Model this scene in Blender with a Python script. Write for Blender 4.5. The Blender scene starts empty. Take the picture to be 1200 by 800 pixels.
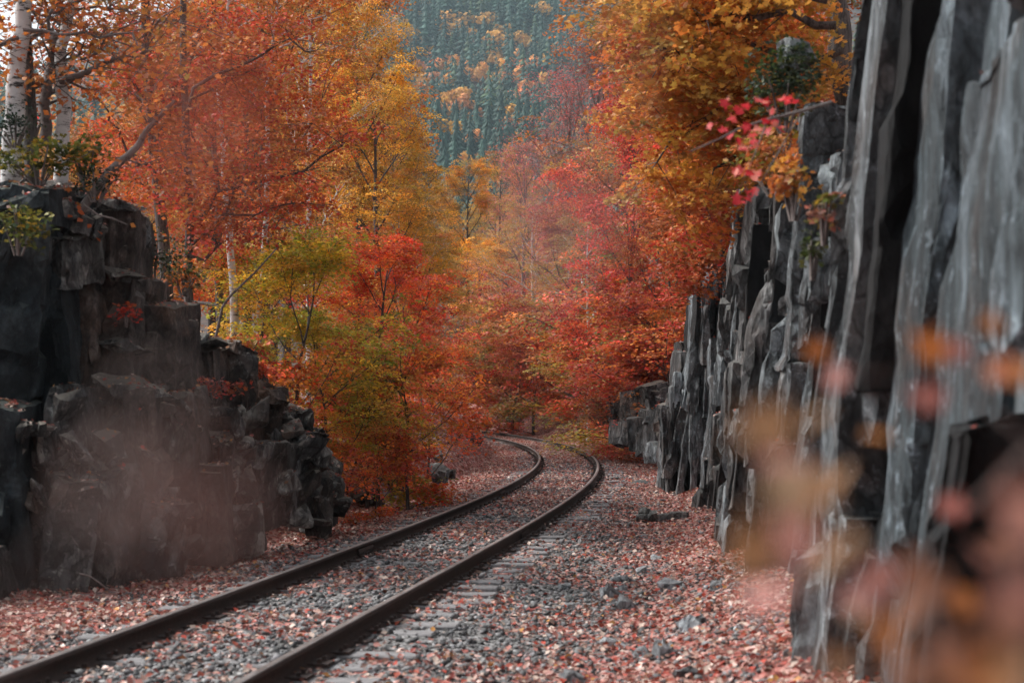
import bpy, bmesh, math, random
import numpy as np
from mathutils import Vector, noise, Matrix

# ------------------------------------------------------------------ camera, sky, sun, exposure
S = bpy.context.scene
C = S.collection
EYE = 1.86
cd = bpy.data.cameras.new('camera'); cam = bpy.data.objects.new('camera', cd); C.objects.link(cam)
cam.location = (0, 0, EYE); cam.rotation_euler = (math.radians(90), 0, 0)
cd.sensor_width = 36; cd.lens = 60; cd.shift_y = 64 / 1200
cd.clip_start = 0.05; cd.clip_end = 6000
cd.dof.use_dof = True; cd.dof.focus_distance = 36; cd.dof.aperture_fstop = 2.6
S.camera = cam

SUN_EL, SUN_AZ = math.radians(46), math.radians(288)      # azimuth clockwise from +Y: from the left, a little ahead
w = bpy.data.worlds.new('World'); S.world = w; w.use_nodes = True
nt = w.node_tree; nt.nodes.clear()
sky = nt.nodes.new('ShaderNodeTexSky'); sky.sky_type = 'NISHITA'; sky.sun_disc = False
sky.sun_elevation = SUN_EL; sky.sun_rotation = SUN_AZ; sky.dust_density = 4; sky.air_density = 1.0
hs = nt.nodes.new('ShaderNodeHueSaturation'); hs.inputs['Saturation'].default_value = 0.22
bg = nt.nodes.new('ShaderNodeBackground'); bg.inputs['Strength'].default_value = 0.10
wo = nt.nodes.new('ShaderNodeOutputWorld')
nt.links.new(sky.outputs[0], hs.inputs['Color']); nt.links.new(hs.outputs[0], bg.inputs[0]); nt.links.new(bg.outputs[0], wo.inputs[0])

sd = bpy.data.lights.new('sun', 'SUN'); sd.energy = 1.5; sd.angle = math.radians(12); sd.color = (1, 0.97, 0.93)
sun = bpy.data.objects.new('sun', sd); C.objects.link(sun); sun.location = (-60, 20, 60)
dirn = Vector((math.sin(SUN_AZ) * math.cos(SUN_EL), math.cos(SUN_AZ) * math.cos(SUN_EL), math.sin(SUN_EL)))
sun.rotation_euler = (-dirn).to_track_quat('-Z', 'Y').to_euler()

S.view_settings.view_transform = 'Standard'; S.view_settings.look = 'None'
S.view_settings.exposure = 1.32; S.view_settings.gamma = 1.0; S.view_settings.use_curve_mapping = False
S.render.engine = 'CYCLES'
S.cycles.use_denoising = True
S.cycles.max_bounces = 5; S.cycles.diffuse_bounces = 3; S.cycles.glossy_bounces = 2
S.cycles.transmission_bounces = 3; S.cycles.volume_bounces = 1; S.cycles.transparent_max_bounces = 4
S.cycles.use_adaptive_sampling = True; S.cycles.adaptive_threshold = 0.02
try: S.cycles.use_light_tree = False
except Exception: pass

rng = np.random.default_rng(7)
F = 2000.0
def P(x, y, d):                     # a point of the place seen in direction (x, y) at distance d along the track
    return Vector(((x - 600) / F * d, d, EYE + (464 - y) / F * d))

# ------------------------------------------------------------------ helpers
def tag(o, label=None, cat=None, group=None, kind=None):
    if label: o['label'] = label
    if cat: o['category'] = cat
    if group: o['group'] = group
    if kind: o['kind'] = kind
    return o

def mesh_np(name, V, T, mat=None, col=None, smooth=False):
    """V (n,3) and triangles or quads T (m,k) as one mesh"""
    V = np.ascontiguousarray(V, np.float32); T = np.ascontiguousarray(T, np.int32)
    me = bpy.data.meshes.new(name); k = T.shape[1]
    me.vertices.add(len(V)); me.vertices.foreach_set('co', V.ravel())
    me.loops.add(T.size); me.loops.foreach_set('vertex_index', T.ravel())
    me.polygons.add(len(T)); me.polygons.foreach_set('loop_start', np.arange(0, T.size, k, dtype=np.int32))
    me.polygons.foreach_set('loop_total', np.full(len(T), k, np.int32))
    if smooth: me.polygons.foreach_set('use_smooth', np.ones(len(T), bool))
    me.update(calc_edges=True)
    if col is not None:
        a = me.color_attributes.new('lc', 'FLOAT_COLOR', 'POINT')
        c4 = np.ones((len(V), 4), np.float32); c4[:, :3] = col; a.data.foreach_set('color', c4.ravel())
    if mat: me.materials.append(mat)
    return me

def add(name, me, parent=None, loc=None):
    o = bpy.data.objects.new(name, me); C.objects.link(o)
    if parent: o.parent = parent
    if loc is not None: o.location = loc
    return o

def empty(name, loc=(0, 0, 0), rz=0, **kw):
    o = bpy.data.objects.new(name, None); C.objects.link(o); o.location = loc; o.rotation_euler = (0, 0, rz)
    o.empty_display_size = 0.3
    return tag(o, **kw)

def copy_tree(o, parent=None):
    c = o.copy(); C.objects.link(c); c.parent = parent
    for ch in list(o.children): copy_tree(ch, c)
    return c

class Tubes:
    """branches, stems and rails of a round section, joined as one mesh"""
    def __init__(s): s.V, s.T, s.n = [], [], 0
    def add(s, pts, radii, sides=6):
        pts = np.asarray(pts, float); n = len(pts)
        radii = np.broadcast_to(np.asarray(radii, float), (n,))
        tan = np.gradient(pts, axis=0); tan /= np.linalg.norm(tan, axis=1)[:, None] + 1e-9
        ref = np.array([0, 0, 1.0]) if abs(tan[0, 2]) < .8 else np.array([1.0, 0, 0])
        a = np.cross(tan, ref); a /= np.linalg.norm(a, axis=1)[:, None] + 1e-9
        b = np.cross(tan, a)
        th = np.arange(sides) * 2 * math.pi / sides
        ring = pts[:, None, :] + radii[:, None, None] * (np.cos(th)[None, :, None] * a[:, None, :] + np.sin(th)[None, :, None] * b[:, None, :])
        s.V.append(ring.reshape(-1, 3))
        i = np.arange(n - 1)[:, None] * sides; j = np.arange(sides)[None, :]; j2 = (j + 1) % sides
        q = np.stack([i + j, i + j2, i + sides + j2, i + sides + j], -1).reshape(-1, 4) + s.n
        s.T.append(q); s.n += n * sides
        # end cap
        last = s.n - sides
        for k in range(1, sides - 1, 2):
            s.T.append(np.array([[last, last + k, last + k + 1, last + min(k + 2, sides - 1)]])) if k + 2 <= sides - 1 else None
    def mesh(s, name, mat): return mesh_np(name, np.concatenate(s.V), np.concatenate(s.T), mat, smooth=True)

# leaf shapes: x across, y along, z up
KITE = (np.array([[0, -.5, 0], [.36, .02, .09], [0, .5, -.05], [-.36, .02, .09]]), np.array([[0, 1, 2], [0, 2, 3]]))
LOBE = (np.array([[0, -.45, 0], [.34, -.34, .05], [.22, -.05, .03], [.5, .12, .1], [.16, .16, .02], [0, .55, -.06],
                  [-.16, .16, .02], [-.5, .12, .1], [-.22, -.05, .03], [-.34, -.34, .05]]),
        np.array([[0, 1, 2], [2, 3, 4], [4, 5, 6], [6, 7, 8], [8, 9, 0], [0, 2, 8], [2, 4, 6], [2, 6, 8]]))
def unit(v): return v / (np.linalg.norm(v, axis=-1, keepdims=True) + 1e-9)
def leaf_mesh(name, shape, pos, nrm, size, col, mat, r=rng):
    tv, tt = shape; n = len(pos); k = len(tv)
    u = unit(np.cross(nrm, unit(r.normal(size=(n, 3))))); v = np.cross(nrm, u)
    sz = np.broadcast_to(np.asarray(size, float), (n,))[:, None, None]
    V = pos[:, None, :] + sz * (tv[None, :, 0:1] * u[:, None, :] + tv[None, :, 1:2] * v[:, None, :] + tv[None, :, 2:3] * nrm[:, None, :])
    T = (tt[None] + (np.arange(n) * k)[:, None, None]).reshape(-1, 3)
    return mesh_np(name, V.reshape(-1, 3), T, mat, np.repeat(col, k, axis=0))

# ------------------------------------------------------------------ materials
def new_mat(name):
    m = bpy.data.materials.new(name); m.use_nodes = True
    n = m.node_tree; n.nodes.clear()
    return m, n
def N(nt, typ, **kw):
    x = nt.nodes.new(typ)
    for k, v in kw.items():
        if k in x.inputs: x.inputs[k].default_value = v
        else: setattr(x, k, v)
    return x
def L(nt, a, b): nt.links.new(a, b)
def ramp(nt, stops):
    r = nt.nodes.new('ShaderNodeValToRGB'); e = r.color_ramp.elements
    while len(e) < len(stops): e.new(0.5)
    for i, (p, c) in enumerate(stops): e[i].position = p; e[i].color = (*c, 1) if len(c) == 3 else c
    return r
def mix(nt, fac, a, b, mode='MIX'):
    x = nt.nodes.new('ShaderNodeMix'); x.data_type = 'RGBA'; x.blend_type = mode
    for s, v in ((0, fac), (6, a), (7, b)):
        if isinstance(v, (int, float)): x.inputs[s].default_value = v
        elif isinstance(v, tuple): x.inputs[s].default_value = (*v, 1)
        else: nt.links.new(v, x.inputs[s])
    return x.outputs[2]
def coords(nt, scale=(1, 1, 1), rot=(0, 0, 0), world=True):
    if world: src = nt.nodes.new('ShaderNodeNewGeometry').outputs['Position']
    else: src = nt.nodes.new('ShaderNodeTexCoord').outputs['Object']
    mp = nt.nodes.new('ShaderNodeMapping'); mp.inputs['Scale'].default_value = scale; mp.inputs['Rotation'].default_value = rot
    nt.links.new(src, mp.inputs[0]); return mp.outputs[0]
def noise_n(nt, vec, scale, detail=4, rough=.6, dist=0):
    x = nt.nodes.new('ShaderNodeTexNoise'); x.inputs['Scale'].default_value = scale; x.inputs['Detail'].default_value = detail
    x.inputs['Roughness'].default_value = rough; x.inputs['Distortion'].default_value = dist
    nt.links.new(vec, x.inputs['Vector']); return x.outputs[0]

def leaf_material(name, transl=0.4, rough=.5):
    m, n = new_mat(name)
    at = N(n, 'ShaderNodeVertexColor', layer_name='lc'); oi = N(n, 'ShaderNodeObjectInfo')
    c = mix(n, 1.0, at.outputs[0], oi.outputs['Color'], 'MULTIPLY')
    d = N(n, 'ShaderNodeBsdfPrincipled', Roughness=rough); L(n, c, d.inputs['Base Color']); d.inputs['Specular IOR Level'].default_value = .3
    t = N(n, 'ShaderNodeBsdfTranslucent'); L(n, c, t.inputs[0])
    ms = N(n, 'ShaderNodeMixShader'); ms.inputs[0].default_value = transl
    L(n, d.outputs[0], ms.inputs[1]); L(n, t.outputs[0], ms.inputs[2])
    o = N(n, 'ShaderNodeOutputMaterial'); L(n, ms.outputs[0], o.inputs[0]); return m
M_LEAF = leaf_material('autumn_leaf'); M_LITTER = leaf_material('fallen_leaf', 0.12, .36)
M_FAR = leaf_material('far_foliage', 0.2, .7)

def rock_material(name, dark, mid, light, amount=.5, brown=.3, stretch=.22, lichen=.35, top=(.10, .10, .095), cells=1.0, grain=.12):
    m, n = new_mat(name)
    pv = coords(n, (1, 1, stretch)); pw = coords(n)
    a = noise_n(n, pv, 2.2, 8, .68, .4)
    r = ramp(n, [(.30, dark), (.50, mid), (.50 + .28 / max(amount, .05) * .5, light)]); L(n, a, r.inputs[0])
    b = noise_n(n, pw, 1.1, 5, .6); rb = ramp(n, [(.5, (0, 0, 0)), (.68, (1, 1, 1))]); L(n, b, rb.inputs[0])
    fb = N(n, 'ShaderNodeMath', operation='MULTIPLY'); L(n, rb.outputs[0], fb.inputs[0]); fb.inputs[1].default_value = brown
    c = mix(n, fb.outputs[0], r.outputs[0], (.11, .062, .04))
    e = noise_n(n, pw, 9, 6, .75); re = ramp(n, [(.56, (0, 0, 0)), (.64, (1, 1, 1))]); L(n, e, re.inputs[0])
    fe = N(n, 'ShaderNodeMath', operation='MULTIPLY'); L(n, re.outputs[0], fe.inputs[0]); fe.inputs[1].default_value = lichen
    c = mix(n, fe.outputs[0], c, light)
    g = noise_n(n, coords(n, (1, 1, grain)), 10 if grain <= .3 else 6, 6, .78); rg = ramp(n, [(.36, (.42, .43, .44)), (.50, (.95, .95, .95)), (.66, (1.5, 1.52, 1.54))]); L(n, g, rg.inputs[0])
    c = mix(n, 1.0, c, rg.outputs[0], 'MULTIPLY')
    # weathered joints: every fractured facet a little different, hairline cracks between
    dz = noise_n(n, coords(n, (1, 1, .5)), 3, 3); 
    wv = N(n, 'ShaderNodeVectorMath', operation='ADD'); sc_ = N(n, 'ShaderNodeVectorMath', operation='SCALE'); cmb = n.nodes.new('ShaderNodeCombineXYZ')
    for q_ in range(3): L(n, dz, cmb.inputs[q_])
    L(n, cmb.outputs[0], sc_.inputs[0]); sc_.inputs['Scale'].default_value = .5; L(n, coords(n, (1, 1, max(.3, stretch * 1.3))), wv.inputs[0]); L(n, sc_.outputs[0], wv.inputs[1])
    vc = N(n, 'ShaderNodeTexVoronoi', Scale=4.2); L(n, wv.outputs[0], vc.inputs['Vector']); svc = N(n, 'ShaderNodeSeparateColor'); L(n, vc.outputs['Color'], svc.inputs[0])
    rv = ramp(n, [(0, (1 - .55 * cells,) * 3), (.55, (.97, .97, .97)), (1, (1 + .65 * cells,) * 3)]); L(n, svc.outputs[0], rv.inputs[0]); c = mix(n, 1.0, c, rv.outputs[0], 'MULTIPLY')
    ve = N(n, 'ShaderNodeTexVoronoi', Scale=4.2, feature='DISTANCE_TO_EDGE'); L(n, wv.outputs[0], ve.inputs['Vector']); re_ = ramp(n, [(.0, (.12, .12, .12)), (.05, (1, 1, 1))]); L(n, ve.outputs['Distance'], re_.inputs[0])
    c = mix(n, .75 * cells, c, re_.outputs[0], 'MULTIPLY')
    # dust and litter crumbs lying on faces that look up
    ge = nt_geo = n.nodes.new('ShaderNodeNewGeometry'); sx = N(n, 'ShaderNodeSeparateXYZ'); L(n, ge.outputs['Normal'], sx.inputs[0])
    ru = ramp(n, [(.55, (0, 0, 0)), (.85, (.75, .75, .75))]); L(n, sx.outputs[2], ru.inputs[0])
    c = mix(n, ru.outputs[0], c, top)
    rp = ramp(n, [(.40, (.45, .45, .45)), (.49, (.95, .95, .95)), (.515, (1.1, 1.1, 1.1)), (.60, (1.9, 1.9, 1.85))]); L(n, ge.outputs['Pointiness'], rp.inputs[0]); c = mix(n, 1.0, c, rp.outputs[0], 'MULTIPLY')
    p = N(n, 'ShaderNodeBsdfPrincipled', Roughness=.7); L(n, c, p.inputs['Base Color']); p.inputs['Specular IOR Level'].default_value = .3
    h = noise_n(n, coords(n, (1, 1, .45)), 7, 9, .72); bu = N(n, 'ShaderNodeBump', Strength=1.0, Distance=.12)
    b2 = N(n, 'ShaderNodeBump', Strength=.9, Distance=.05); L(n, svc.outputs[1], b2.inputs['Height'])
    L(n, h, bu.inputs['Height']); L(n, b2.outputs[0], bu.inputs['Normal']); L(n, bu.outputs[0], p.inputs['Normal'])
    o = N(n, 'ShaderNodeOutputMaterial'); L(n, p.outputs[0], o.inputs[0]); return m
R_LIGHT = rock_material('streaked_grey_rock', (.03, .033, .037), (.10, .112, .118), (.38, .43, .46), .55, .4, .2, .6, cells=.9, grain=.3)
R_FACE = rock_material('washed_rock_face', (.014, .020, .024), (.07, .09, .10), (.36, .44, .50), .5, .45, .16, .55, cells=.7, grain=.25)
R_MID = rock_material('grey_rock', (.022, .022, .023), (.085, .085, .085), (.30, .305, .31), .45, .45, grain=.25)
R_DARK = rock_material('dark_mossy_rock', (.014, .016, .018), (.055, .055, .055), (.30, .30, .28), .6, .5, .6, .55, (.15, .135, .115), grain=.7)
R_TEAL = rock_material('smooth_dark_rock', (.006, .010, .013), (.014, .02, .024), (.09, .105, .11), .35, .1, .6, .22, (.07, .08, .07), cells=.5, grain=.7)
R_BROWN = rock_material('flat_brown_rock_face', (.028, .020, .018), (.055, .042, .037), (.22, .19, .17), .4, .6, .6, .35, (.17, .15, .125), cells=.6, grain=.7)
R_SHADE = rock_material('painted_gap_shade', (.002, .0025, .003), (.004, .005, .006), (.012, .013, .015), .3, .05, .3, .05, (.01, .01, .01))  # shade of the gaps in the wall, painted as near-black rock
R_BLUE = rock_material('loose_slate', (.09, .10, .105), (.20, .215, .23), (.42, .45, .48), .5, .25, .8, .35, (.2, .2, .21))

def bark(name, base, dark, stretch, thr, scale=7, rough=.8):
    m, n = new_mat(name)
    v = coords(n, stretch, world=False); a = noise_n(n, v, scale, 6, .7)
    r = ramp(n, [(thr - .06, dark), (thr + .03, base)]); L(n, a, r.inputs[0])
    g = noise_n(n, coords(n, world=False), 2.5, 3); rg = ramp(n, [(.35, (.7, .7, .7)), (.65, (1.1, 1.1, 1.1))]); L(n, g, rg.inputs[0])
    c = mix(n, 1.0, r.outputs[0], rg.outputs[0], 'MULTIPLY')
    p = N(n, 'ShaderNodeBsdfPrincipled', Roughness=rough); L(n, c, p.inputs['Base Color'])
    bu = N(n, 'ShaderNodeBump', Strength=.6, Distance=.02); L(n, a, bu.inputs['Height']); L(n, bu.outputs[0], p.inputs['Normal'])
    o = N(n, 'ShaderNodeOutputMaterial'); L(n, p.outputs[0], o.inputs[0]); return m
M_BIRCH = bark('birch_bark', (.62, .61, .60), (.035, .03, .028), (1, 1, 3.2), .44, 5)
M_BARK = bark('maple_bark', (.10, .085, .075), (.03, .025, .022), (6, 6, .8), .5, 5)
M_TWIG = bark('pale_twig_bark', (.16, .13, .12), (.07, .055, .05), (3, 3, 3), .45, 5)

# ------------------------------------------------------------------ the line of the track
_r = np.array([(10, -1.65), (12.7, -1.27), (14.7, -.98), (17.3, -.56), (21.4, .03), (26.2, .75), (33.6, 1.51), (41.5, 2.03), (48, 2.18), (55, 2.17), (60, 1.86), (66, 1.25), (73, .22), (80, -.76)])
_l = np.array([(10.2, -3.06), (13.07, -2.61), (15.5, -2.32), (18.4, -1.84), (20.9, -1.39), (25.8, -.84), (30.8, -.28), (36.9, .3), (46, .76), (54.6, .7), (62, .19), (68.6, -.51), (71.5, -1.14)])
_pts = np.concatenate([np.c_[_r[:, 0], _r[:, 1] - .745], np.c_[_l[:, 0], _l[:, 1] + .745]])
_pts = _pts[np.argsort(_pts[:, 0])]
_k = np.polyfit(_pts[:, 0], _pts[:, 1], 4)
ys = np.arange(9, 79.01, .5); xs = np.polyval(_k, ys)
line = [(xs[i], ys[i]) for i in range(len(ys))]
s0 = (xs[1] - xs[0]) / .5                                # straight on behind the camera
pre = [(xs[0] - s0 * d, ys[0] - d) for d in np.arange(40, .4, -.5)]
hd = math.atan2(xs[-1] - xs[-2], .5); post = []; px_, py_ = xs[-1], ys[-1]
for i in range(120):
    hd -= .5 / 62; px_ += math.sin(hd) * .5; py_ += math.cos(hd) * .5; post.append((px_, py_))
line = np.array(pre + line + post)
seg = np.r_[0, np.cumsum(np.hypot(*np.diff(line, axis=0).T))]
def along(s):
    x = np.interp(s, seg, line[:, 0]); y = np.interp(s, seg, line[:, 1])
    x2 = np.interp(s + .4, seg, line[:, 0]) - np.interp(s - .4, seg, line[:, 0]); y2 = np.interp(s + .4, seg, line[:, 1]) - np.interp(s - .4, seg, line[:, 1])
    h = np.hypot(x2, y2); return x, y, x2 / h, y2 / h
_lt = unit(np.gradient(line, axis=0))
def side(x, y):
    """signed distance from the track's middle, to the right positive"""
    out = np.empty(len(x)); 
    for a in range(0, len(x), 8192):
        dx = x[a:a + 8192, None] - line[None, ::2, 0]; dy = y[a:a + 8192, None] - line[None, ::2, 1]
        j = np.argmin(dx * dx + dy * dy, axis=1); i = np.arange(len(j)); t = _lt[::2][j]
        sg = np.sign(dx[i, j] * t[:, 1] - dy[i, j] * t[:, 0]); out[a:a + 8192] = sg * np.hypot(dx[i, j], dy[i, j])
    return out
def sm(a, b, x): t = np.clip((x - a) / (b - a), 0, 1); return t * t * (3 - 2 * t)

def vnoise(x, y, s, seed=0):
    """smooth value noise on a grid"""
    x = x / s + seed * 17.3; y = y / s + seed * 5.1; xi = np.floor(x); yi = np.floor(y); fx = x - xi; fy = y - yi
    fx = fx * fx * (3 - 2 * fx); fy = fy * fy * (3 - 2 * fy)
    def h(a, b): return np.modf(np.abs(np.sin(a * 127.1 + b * 311.7 + seed) * 43758.5453))[0]
    return (h(xi, yi) * (1 - fx) + h(xi + 1, yi) * fx) * (1 - fy) + (h(xi, yi + 1) * (1 - fx) + h(xi + 1, yi + 1) * fx) * fy

WALL = lambda y: .87 + .106 * y                                  # foot of the right rock wall
LEFT_Y = [-30, 8, 14, 17, 19.5, 21.5, 23.5, 25, 27]
LEFT_X = [-10, -7.2, -6.1, -5.6, -4.9, -4.3, -3.6, -3.4, -3.4]       # where the left outcrop starts to rise
def height(x, y):
    x = np.asarray(x, float); y = np.asarray(y, float); shp = x.shape; x = x.ravel(); y = y.ravel()
    s = side(x, y)
    z = np.zeros_like(x)
    a = np.abs(s)
    z += .045 * sm(.70, .55, a) + .012 * sm(.80, .95, a) * sm(1.3, 1.1, a)
    z -= .10 * sm(1.35, 2.3, a) * sm(60, 30, y)                    # ballast shoulder
    # right: rock wall up to y 36, wooded bank beyond
    wx = WALL(np.clip(y, -30, 60)) + .55
    near = sm(38, 33, y)
    z += near * (4.0 * sm(0, .9, x - wx) + .22 * np.clip(x - wx - .9, 0, 60) + .42 * sm(1.9, .3, wx - x) )
    far = 1 - near
    z += far * np.where(s > 0, .10 * np.clip(s - 1.6, 0, 2) + .46 * np.clip(s - 2.6, 0, 16) + .30 * np.clip(s - 18.6, 0, 60), 0) * (1 - .93 * sm(105, 185, y + .25 * np.abs(x)))
    # left: outcrop up to y 25, low mound and wood beyond
    lx = np.interp(y, LEFT_Y, LEFT_X)
    nl = sm(26.5, 22.5, y)
    z += nl * (1.6 * sm(0, 1.0, lx - x) + 2.0 * sm(1.0, 2.4, lx - x) * sm(24, 20.5, y) + .12 * np.clip(lx - x - 2.4, 0, 60))
    toe = np.interp(y, [24, 30, 45, 58, 70], [2.9, 2.9, 2.3, 1.75, 1.7])
    z += (1 - nl) * np.where(s < 0, 1.0 * np.clip(-s - toe, 0, 1.3) * sm(0, .5, -s - toe) + .10 * np.clip(-s - toe - 1.3, 0, 40), 0) * (1 - .6 * sm(110, 190, y))
    # the mountain
    ridge = np.interp(x, [-900, -420, -270, -180, -80, 60, 900], [60, 90, 135, 185, 330, 380, 390])
    up = np.interp(y, [110, 180, 340, 600, 1150, 1500, 2200], [0, 4, 22, 78, 1000, 1000, 1000])
    slope = np.interp(y, [110, 180, 340, 600, 1150], [0, 4, 22, 80, 290])
    m = np.where(y < 600, slope, 80 + (np.minimum(ridge, 290 + (y - 1150) * .3) - 80) * sm(600 - 150, 1250, y) * 1.0)
    m = np.where(y < 600, slope, np.minimum(slope + np.clip(y - 1150, 0, 500) * .3, ridge))
    z += m + np.clip((y - 300) / 300, 0, 1) * ((vnoise(x, y, 90, 1) - .5) * 34 + (vnoise(x, y, 38, 12) - .5) * 16)
    z += (vnoise(x, y, 1.1, 2) - .5) * .10 * sm(2.0, 3.2, a) + (vnoise(x, y, 4, 3) - .5) * .5 * sm(5, 9, a) + (vnoise(x, y, .25, 4) - .5) * .035
    return z.reshape(shp)
def hz(x, y): return float(height(np.array([x]), np.array([y]))[0])

def ground_material():
    m, n = new_mat('leaf_littered_ground')
    p = coords(n)
    # chips of ballast
    vg = N(n, 'ShaderNodeTexVoronoi', Scale=24); L(n, p, vg.inputs['Vector'])
    sg = N(n, 'ShaderNodeSeparateColor'); L(n, vg.outputs['Color'], sg.inputs[0])
    rg = ramp(n, [(0, (.05, .05, .05)), (.5, (.17, .165, .16)), (1, (.36, .35, .35))]); L(n, sg.outputs[0], rg.inputs[0])
    # fallen leaves, cell by cell
    vl = N(n, 'ShaderNodeTexVoronoi', Scale=15); L(n, p, vl.inputs['Vector']); 
    sl = N(n, 'ShaderNodeSeparateColor'); L(n, vl.outputs['Color'], sl.inputs[0])
    rl = ramp(n, [(0, (.07, .035, .03)), (.25, (.26, .075, .06)), (.5, (.40, .13, .11)), (.75, (.46, .25, .21)), (1, (.58, .42, .38))]); L(n, sl.outputs[1], rl.inputs[0])
    at = N(n, 'ShaderNodeVertexColor', layer_name='lc'); sa = N(n, 'ShaderNodeSeparateColor'); L(n, at.outputs[0], sa.inputs[0])
    th = N(n, 'ShaderNodeMath', operation='LESS_THAN'); L(n, sl.outputs[2], th.inputs[0]); L(n, sa.outputs[0], th.inputs[1])
    c = mix(n, th.outputs[0], rg.outputs[0], rl.outputs[0])
    # brown forest soil and mountain floor away from the line
    f = noise_n(n, p, .6, 6, .7); rf = ramp(n, [(.35, (.03, .022, .018)), (.65, (.10, .055, .04))]); L(n, f, rf.inputs[0])
    c = mix(n, sa.outputs[1], c, rf.outputs[0])
    b = N(n, 'ShaderNodeBsdfPrincipled', Roughness=.85); L(n, c, b.inputs['Base Color']); b.inputs['Specular IOR Level'].default_value = .25
    bu = N(n, 'ShaderNodeBump', Strength=.8, Distance=.03); L(n, vg.outputs['Distance'], bu.inputs['Height']); L(n, bu.outputs[0], b.inputs['Normal'])
    o = N(n, 'ShaderNodeOutputMaterial'); L(n, b.outputs[0], o.inputs[0]); return m
M_GROUND = ground_material()

def cover(x, y):
    """share of leaf litter on the ground, 0..1"""
    s = side(np.asarray(x, float), np.asarray(y, float)); y = np.asarray(y, float)
    c = np.where(np.abs(s) < .95, .30, 0.) + np.where((s >= .95) & (s < 2.0), .28, 0.) + np.where(s >= 2.0, .72, 0.) + np.where((s <= -.95), .62, 0.)
    c = np.where((s > .95), np.interp(s, [.95, 1.5, 2.4, 3.0], [.34, .3, .62, 1.0]), c)
    c = np.where(s < -.95, np.interp(-s, [.95, 1.5, 2.2], [.4, .5, .85]), c)
    c = c + np.interp(y, [8, 20, 34, 50], [-.14, -.02, .22, .35])
    c += (vnoise(np.asarray(x, float), y, .9, 5) - .5) * .8
    return np.clip(c, .04, 1)

xa = np.concatenate([-np.geomspace(9, 1600, 60)[::-1], np.arange(-8.85, 8.86, .15), np.geomspace(9, 1600, 60)])
ya = np.concatenate([-np.geomspace(6, 400, 14)[::-1], np.arange(-5, 45, .18), np.arange(45, 100, .6), np.geomspace(100.5, 2600, 90)])
GX, GY = np.meshgrid(xa, ya); gz = height(GX, GY)
nx, ny = len(xa), len(ya)
idx = np.arange(nx * ny).reshape(ny, nx)
Q = np.stack([idx[:-1, :-1], idx[:-1, 1:], idx[1:, 1:], idx[1:, :-1]], -1).reshape(-1, 4)
gs = side(GX.ravel(), GY.ravel()); gc = np.zeros((nx * ny, 3)); gc[:, 0] = cover(GX.ravel(), GY.ravel())
gc[:, 1] = np.maximum(sm(6, 14, np.abs(gs)), sm(80, 130, GY.ravel()))
ground = add('ground', mesh_np('ground', np.c_[GX.ravel(), GY.ravel(), gz.ravel()], Q, M_GROUND, gc, smooth=True))
tag(ground, kind='structure')

# ------------------------------------------------------------------ railway track
def simple(name, c1, c2, scale=30, rough=.7, stretch=(1, 1, 1), metal=0, world=True):
    m, n = new_mat(name)
    a = noise_n(n, coords(n, stretch, world=world), scale, 6, .7); r = ramp(n, [(.35, c1), (.65, c2)]); L(n, a, r.inputs[0])
    p = N(n, 'ShaderNodeBsdfPrincipled', Roughness=rough, Metallic=metal); L(n, r.outputs[0], p.inputs['Base Color'])
    bu = N(n, 'ShaderNodeBump', Strength=.5, Distance=.01); L(n, a, bu.inputs['Height']); L(n, bu.outputs[0], p.inputs['Normal'])
    o = N(n, 'ShaderNodeOutputMaterial'); L(n, p.outputs[0], o.inputs[0]); return m
M_RUST = simple('rusty_rail_steel', (.018, .011, .009), (.055, .03, .023), 25, .75)
M_HEAD = simple('worn_rail_head', (.12, .10, .092), (.27, .24, .23), 12, .38, (1, .2, 1), .25)
M_SLEEPER = simple('weathered_sleeper_wood', (.10, .095, .095), (.31, .30, .305), 9, .85, (1, 9, 1), 0, False)
track = empty('railway_track', (line[60][0], line[60][1], 0), label='single rusty railway track curving left through the rock cutting', cat='railway track')
T0 = Vector(track.location)
S_A, S_B = 36.0, seg[-1] - 3
def sweep(off, prof, mat, name, s0=S_A, s1=S_B, ds=.5):
    s = np.arange(s0, s1, ds); x, y, tx, ty = along(s); nxv, nyv = ty, -tx
    k = len(prof); V = np.empty((len(s), k, 3))
    for i, (a, z) in enumerate(prof):
        V[:, i, 0] = x + nxv * (off + a) - T0.x; V[:, i, 1] = y + nyv * (off + a) - T0.y; V[:, i, 2] = z
    n = len(s); i = np.arange(n - 1)[:, None] * k; j = np.arange(k)[None]; j2 = (j + 1) % k
    q = np.stack([i + j, i + j2, i + k + j2, i + k + j], -1).reshape(-1, 4)
    return add(name, mesh_np(name, V.reshape(-1, 3), q, mat), track)
RAIL = [(-.07, .028), (-.07, .036), (-.014, .052), (-.012, .135), (-.034, .146), (-.036, .176), (.036, .176), (.034, .146), (.012, .135), (.014, .052), (.07, .036), (.07, .028)]
for sgn, off in ((-1, -.745), (1, .745)):
    r_ = sweep(off, RAIL, M_RUST, 'rail')
    hd_ = sweep(off, [(-.030, .1765), (-.026, .1825), (.026, .1825), (.030, .1765)], M_HEAD, 'rail_head'); hd_.parent = r_
    for sj in ((50.6, 62.3, 74) if sgn < 0 else (53.2, 65, 76.7)):
        for d in (-1, 1):
            jb = sweep(off + d * .03, [(-.012, .055), (-.012, .13), (.012, .13), (.012, .055)], M_RUST, 'joint_bar', sj, sj + .75, .24); jb.parent = r_

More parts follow.
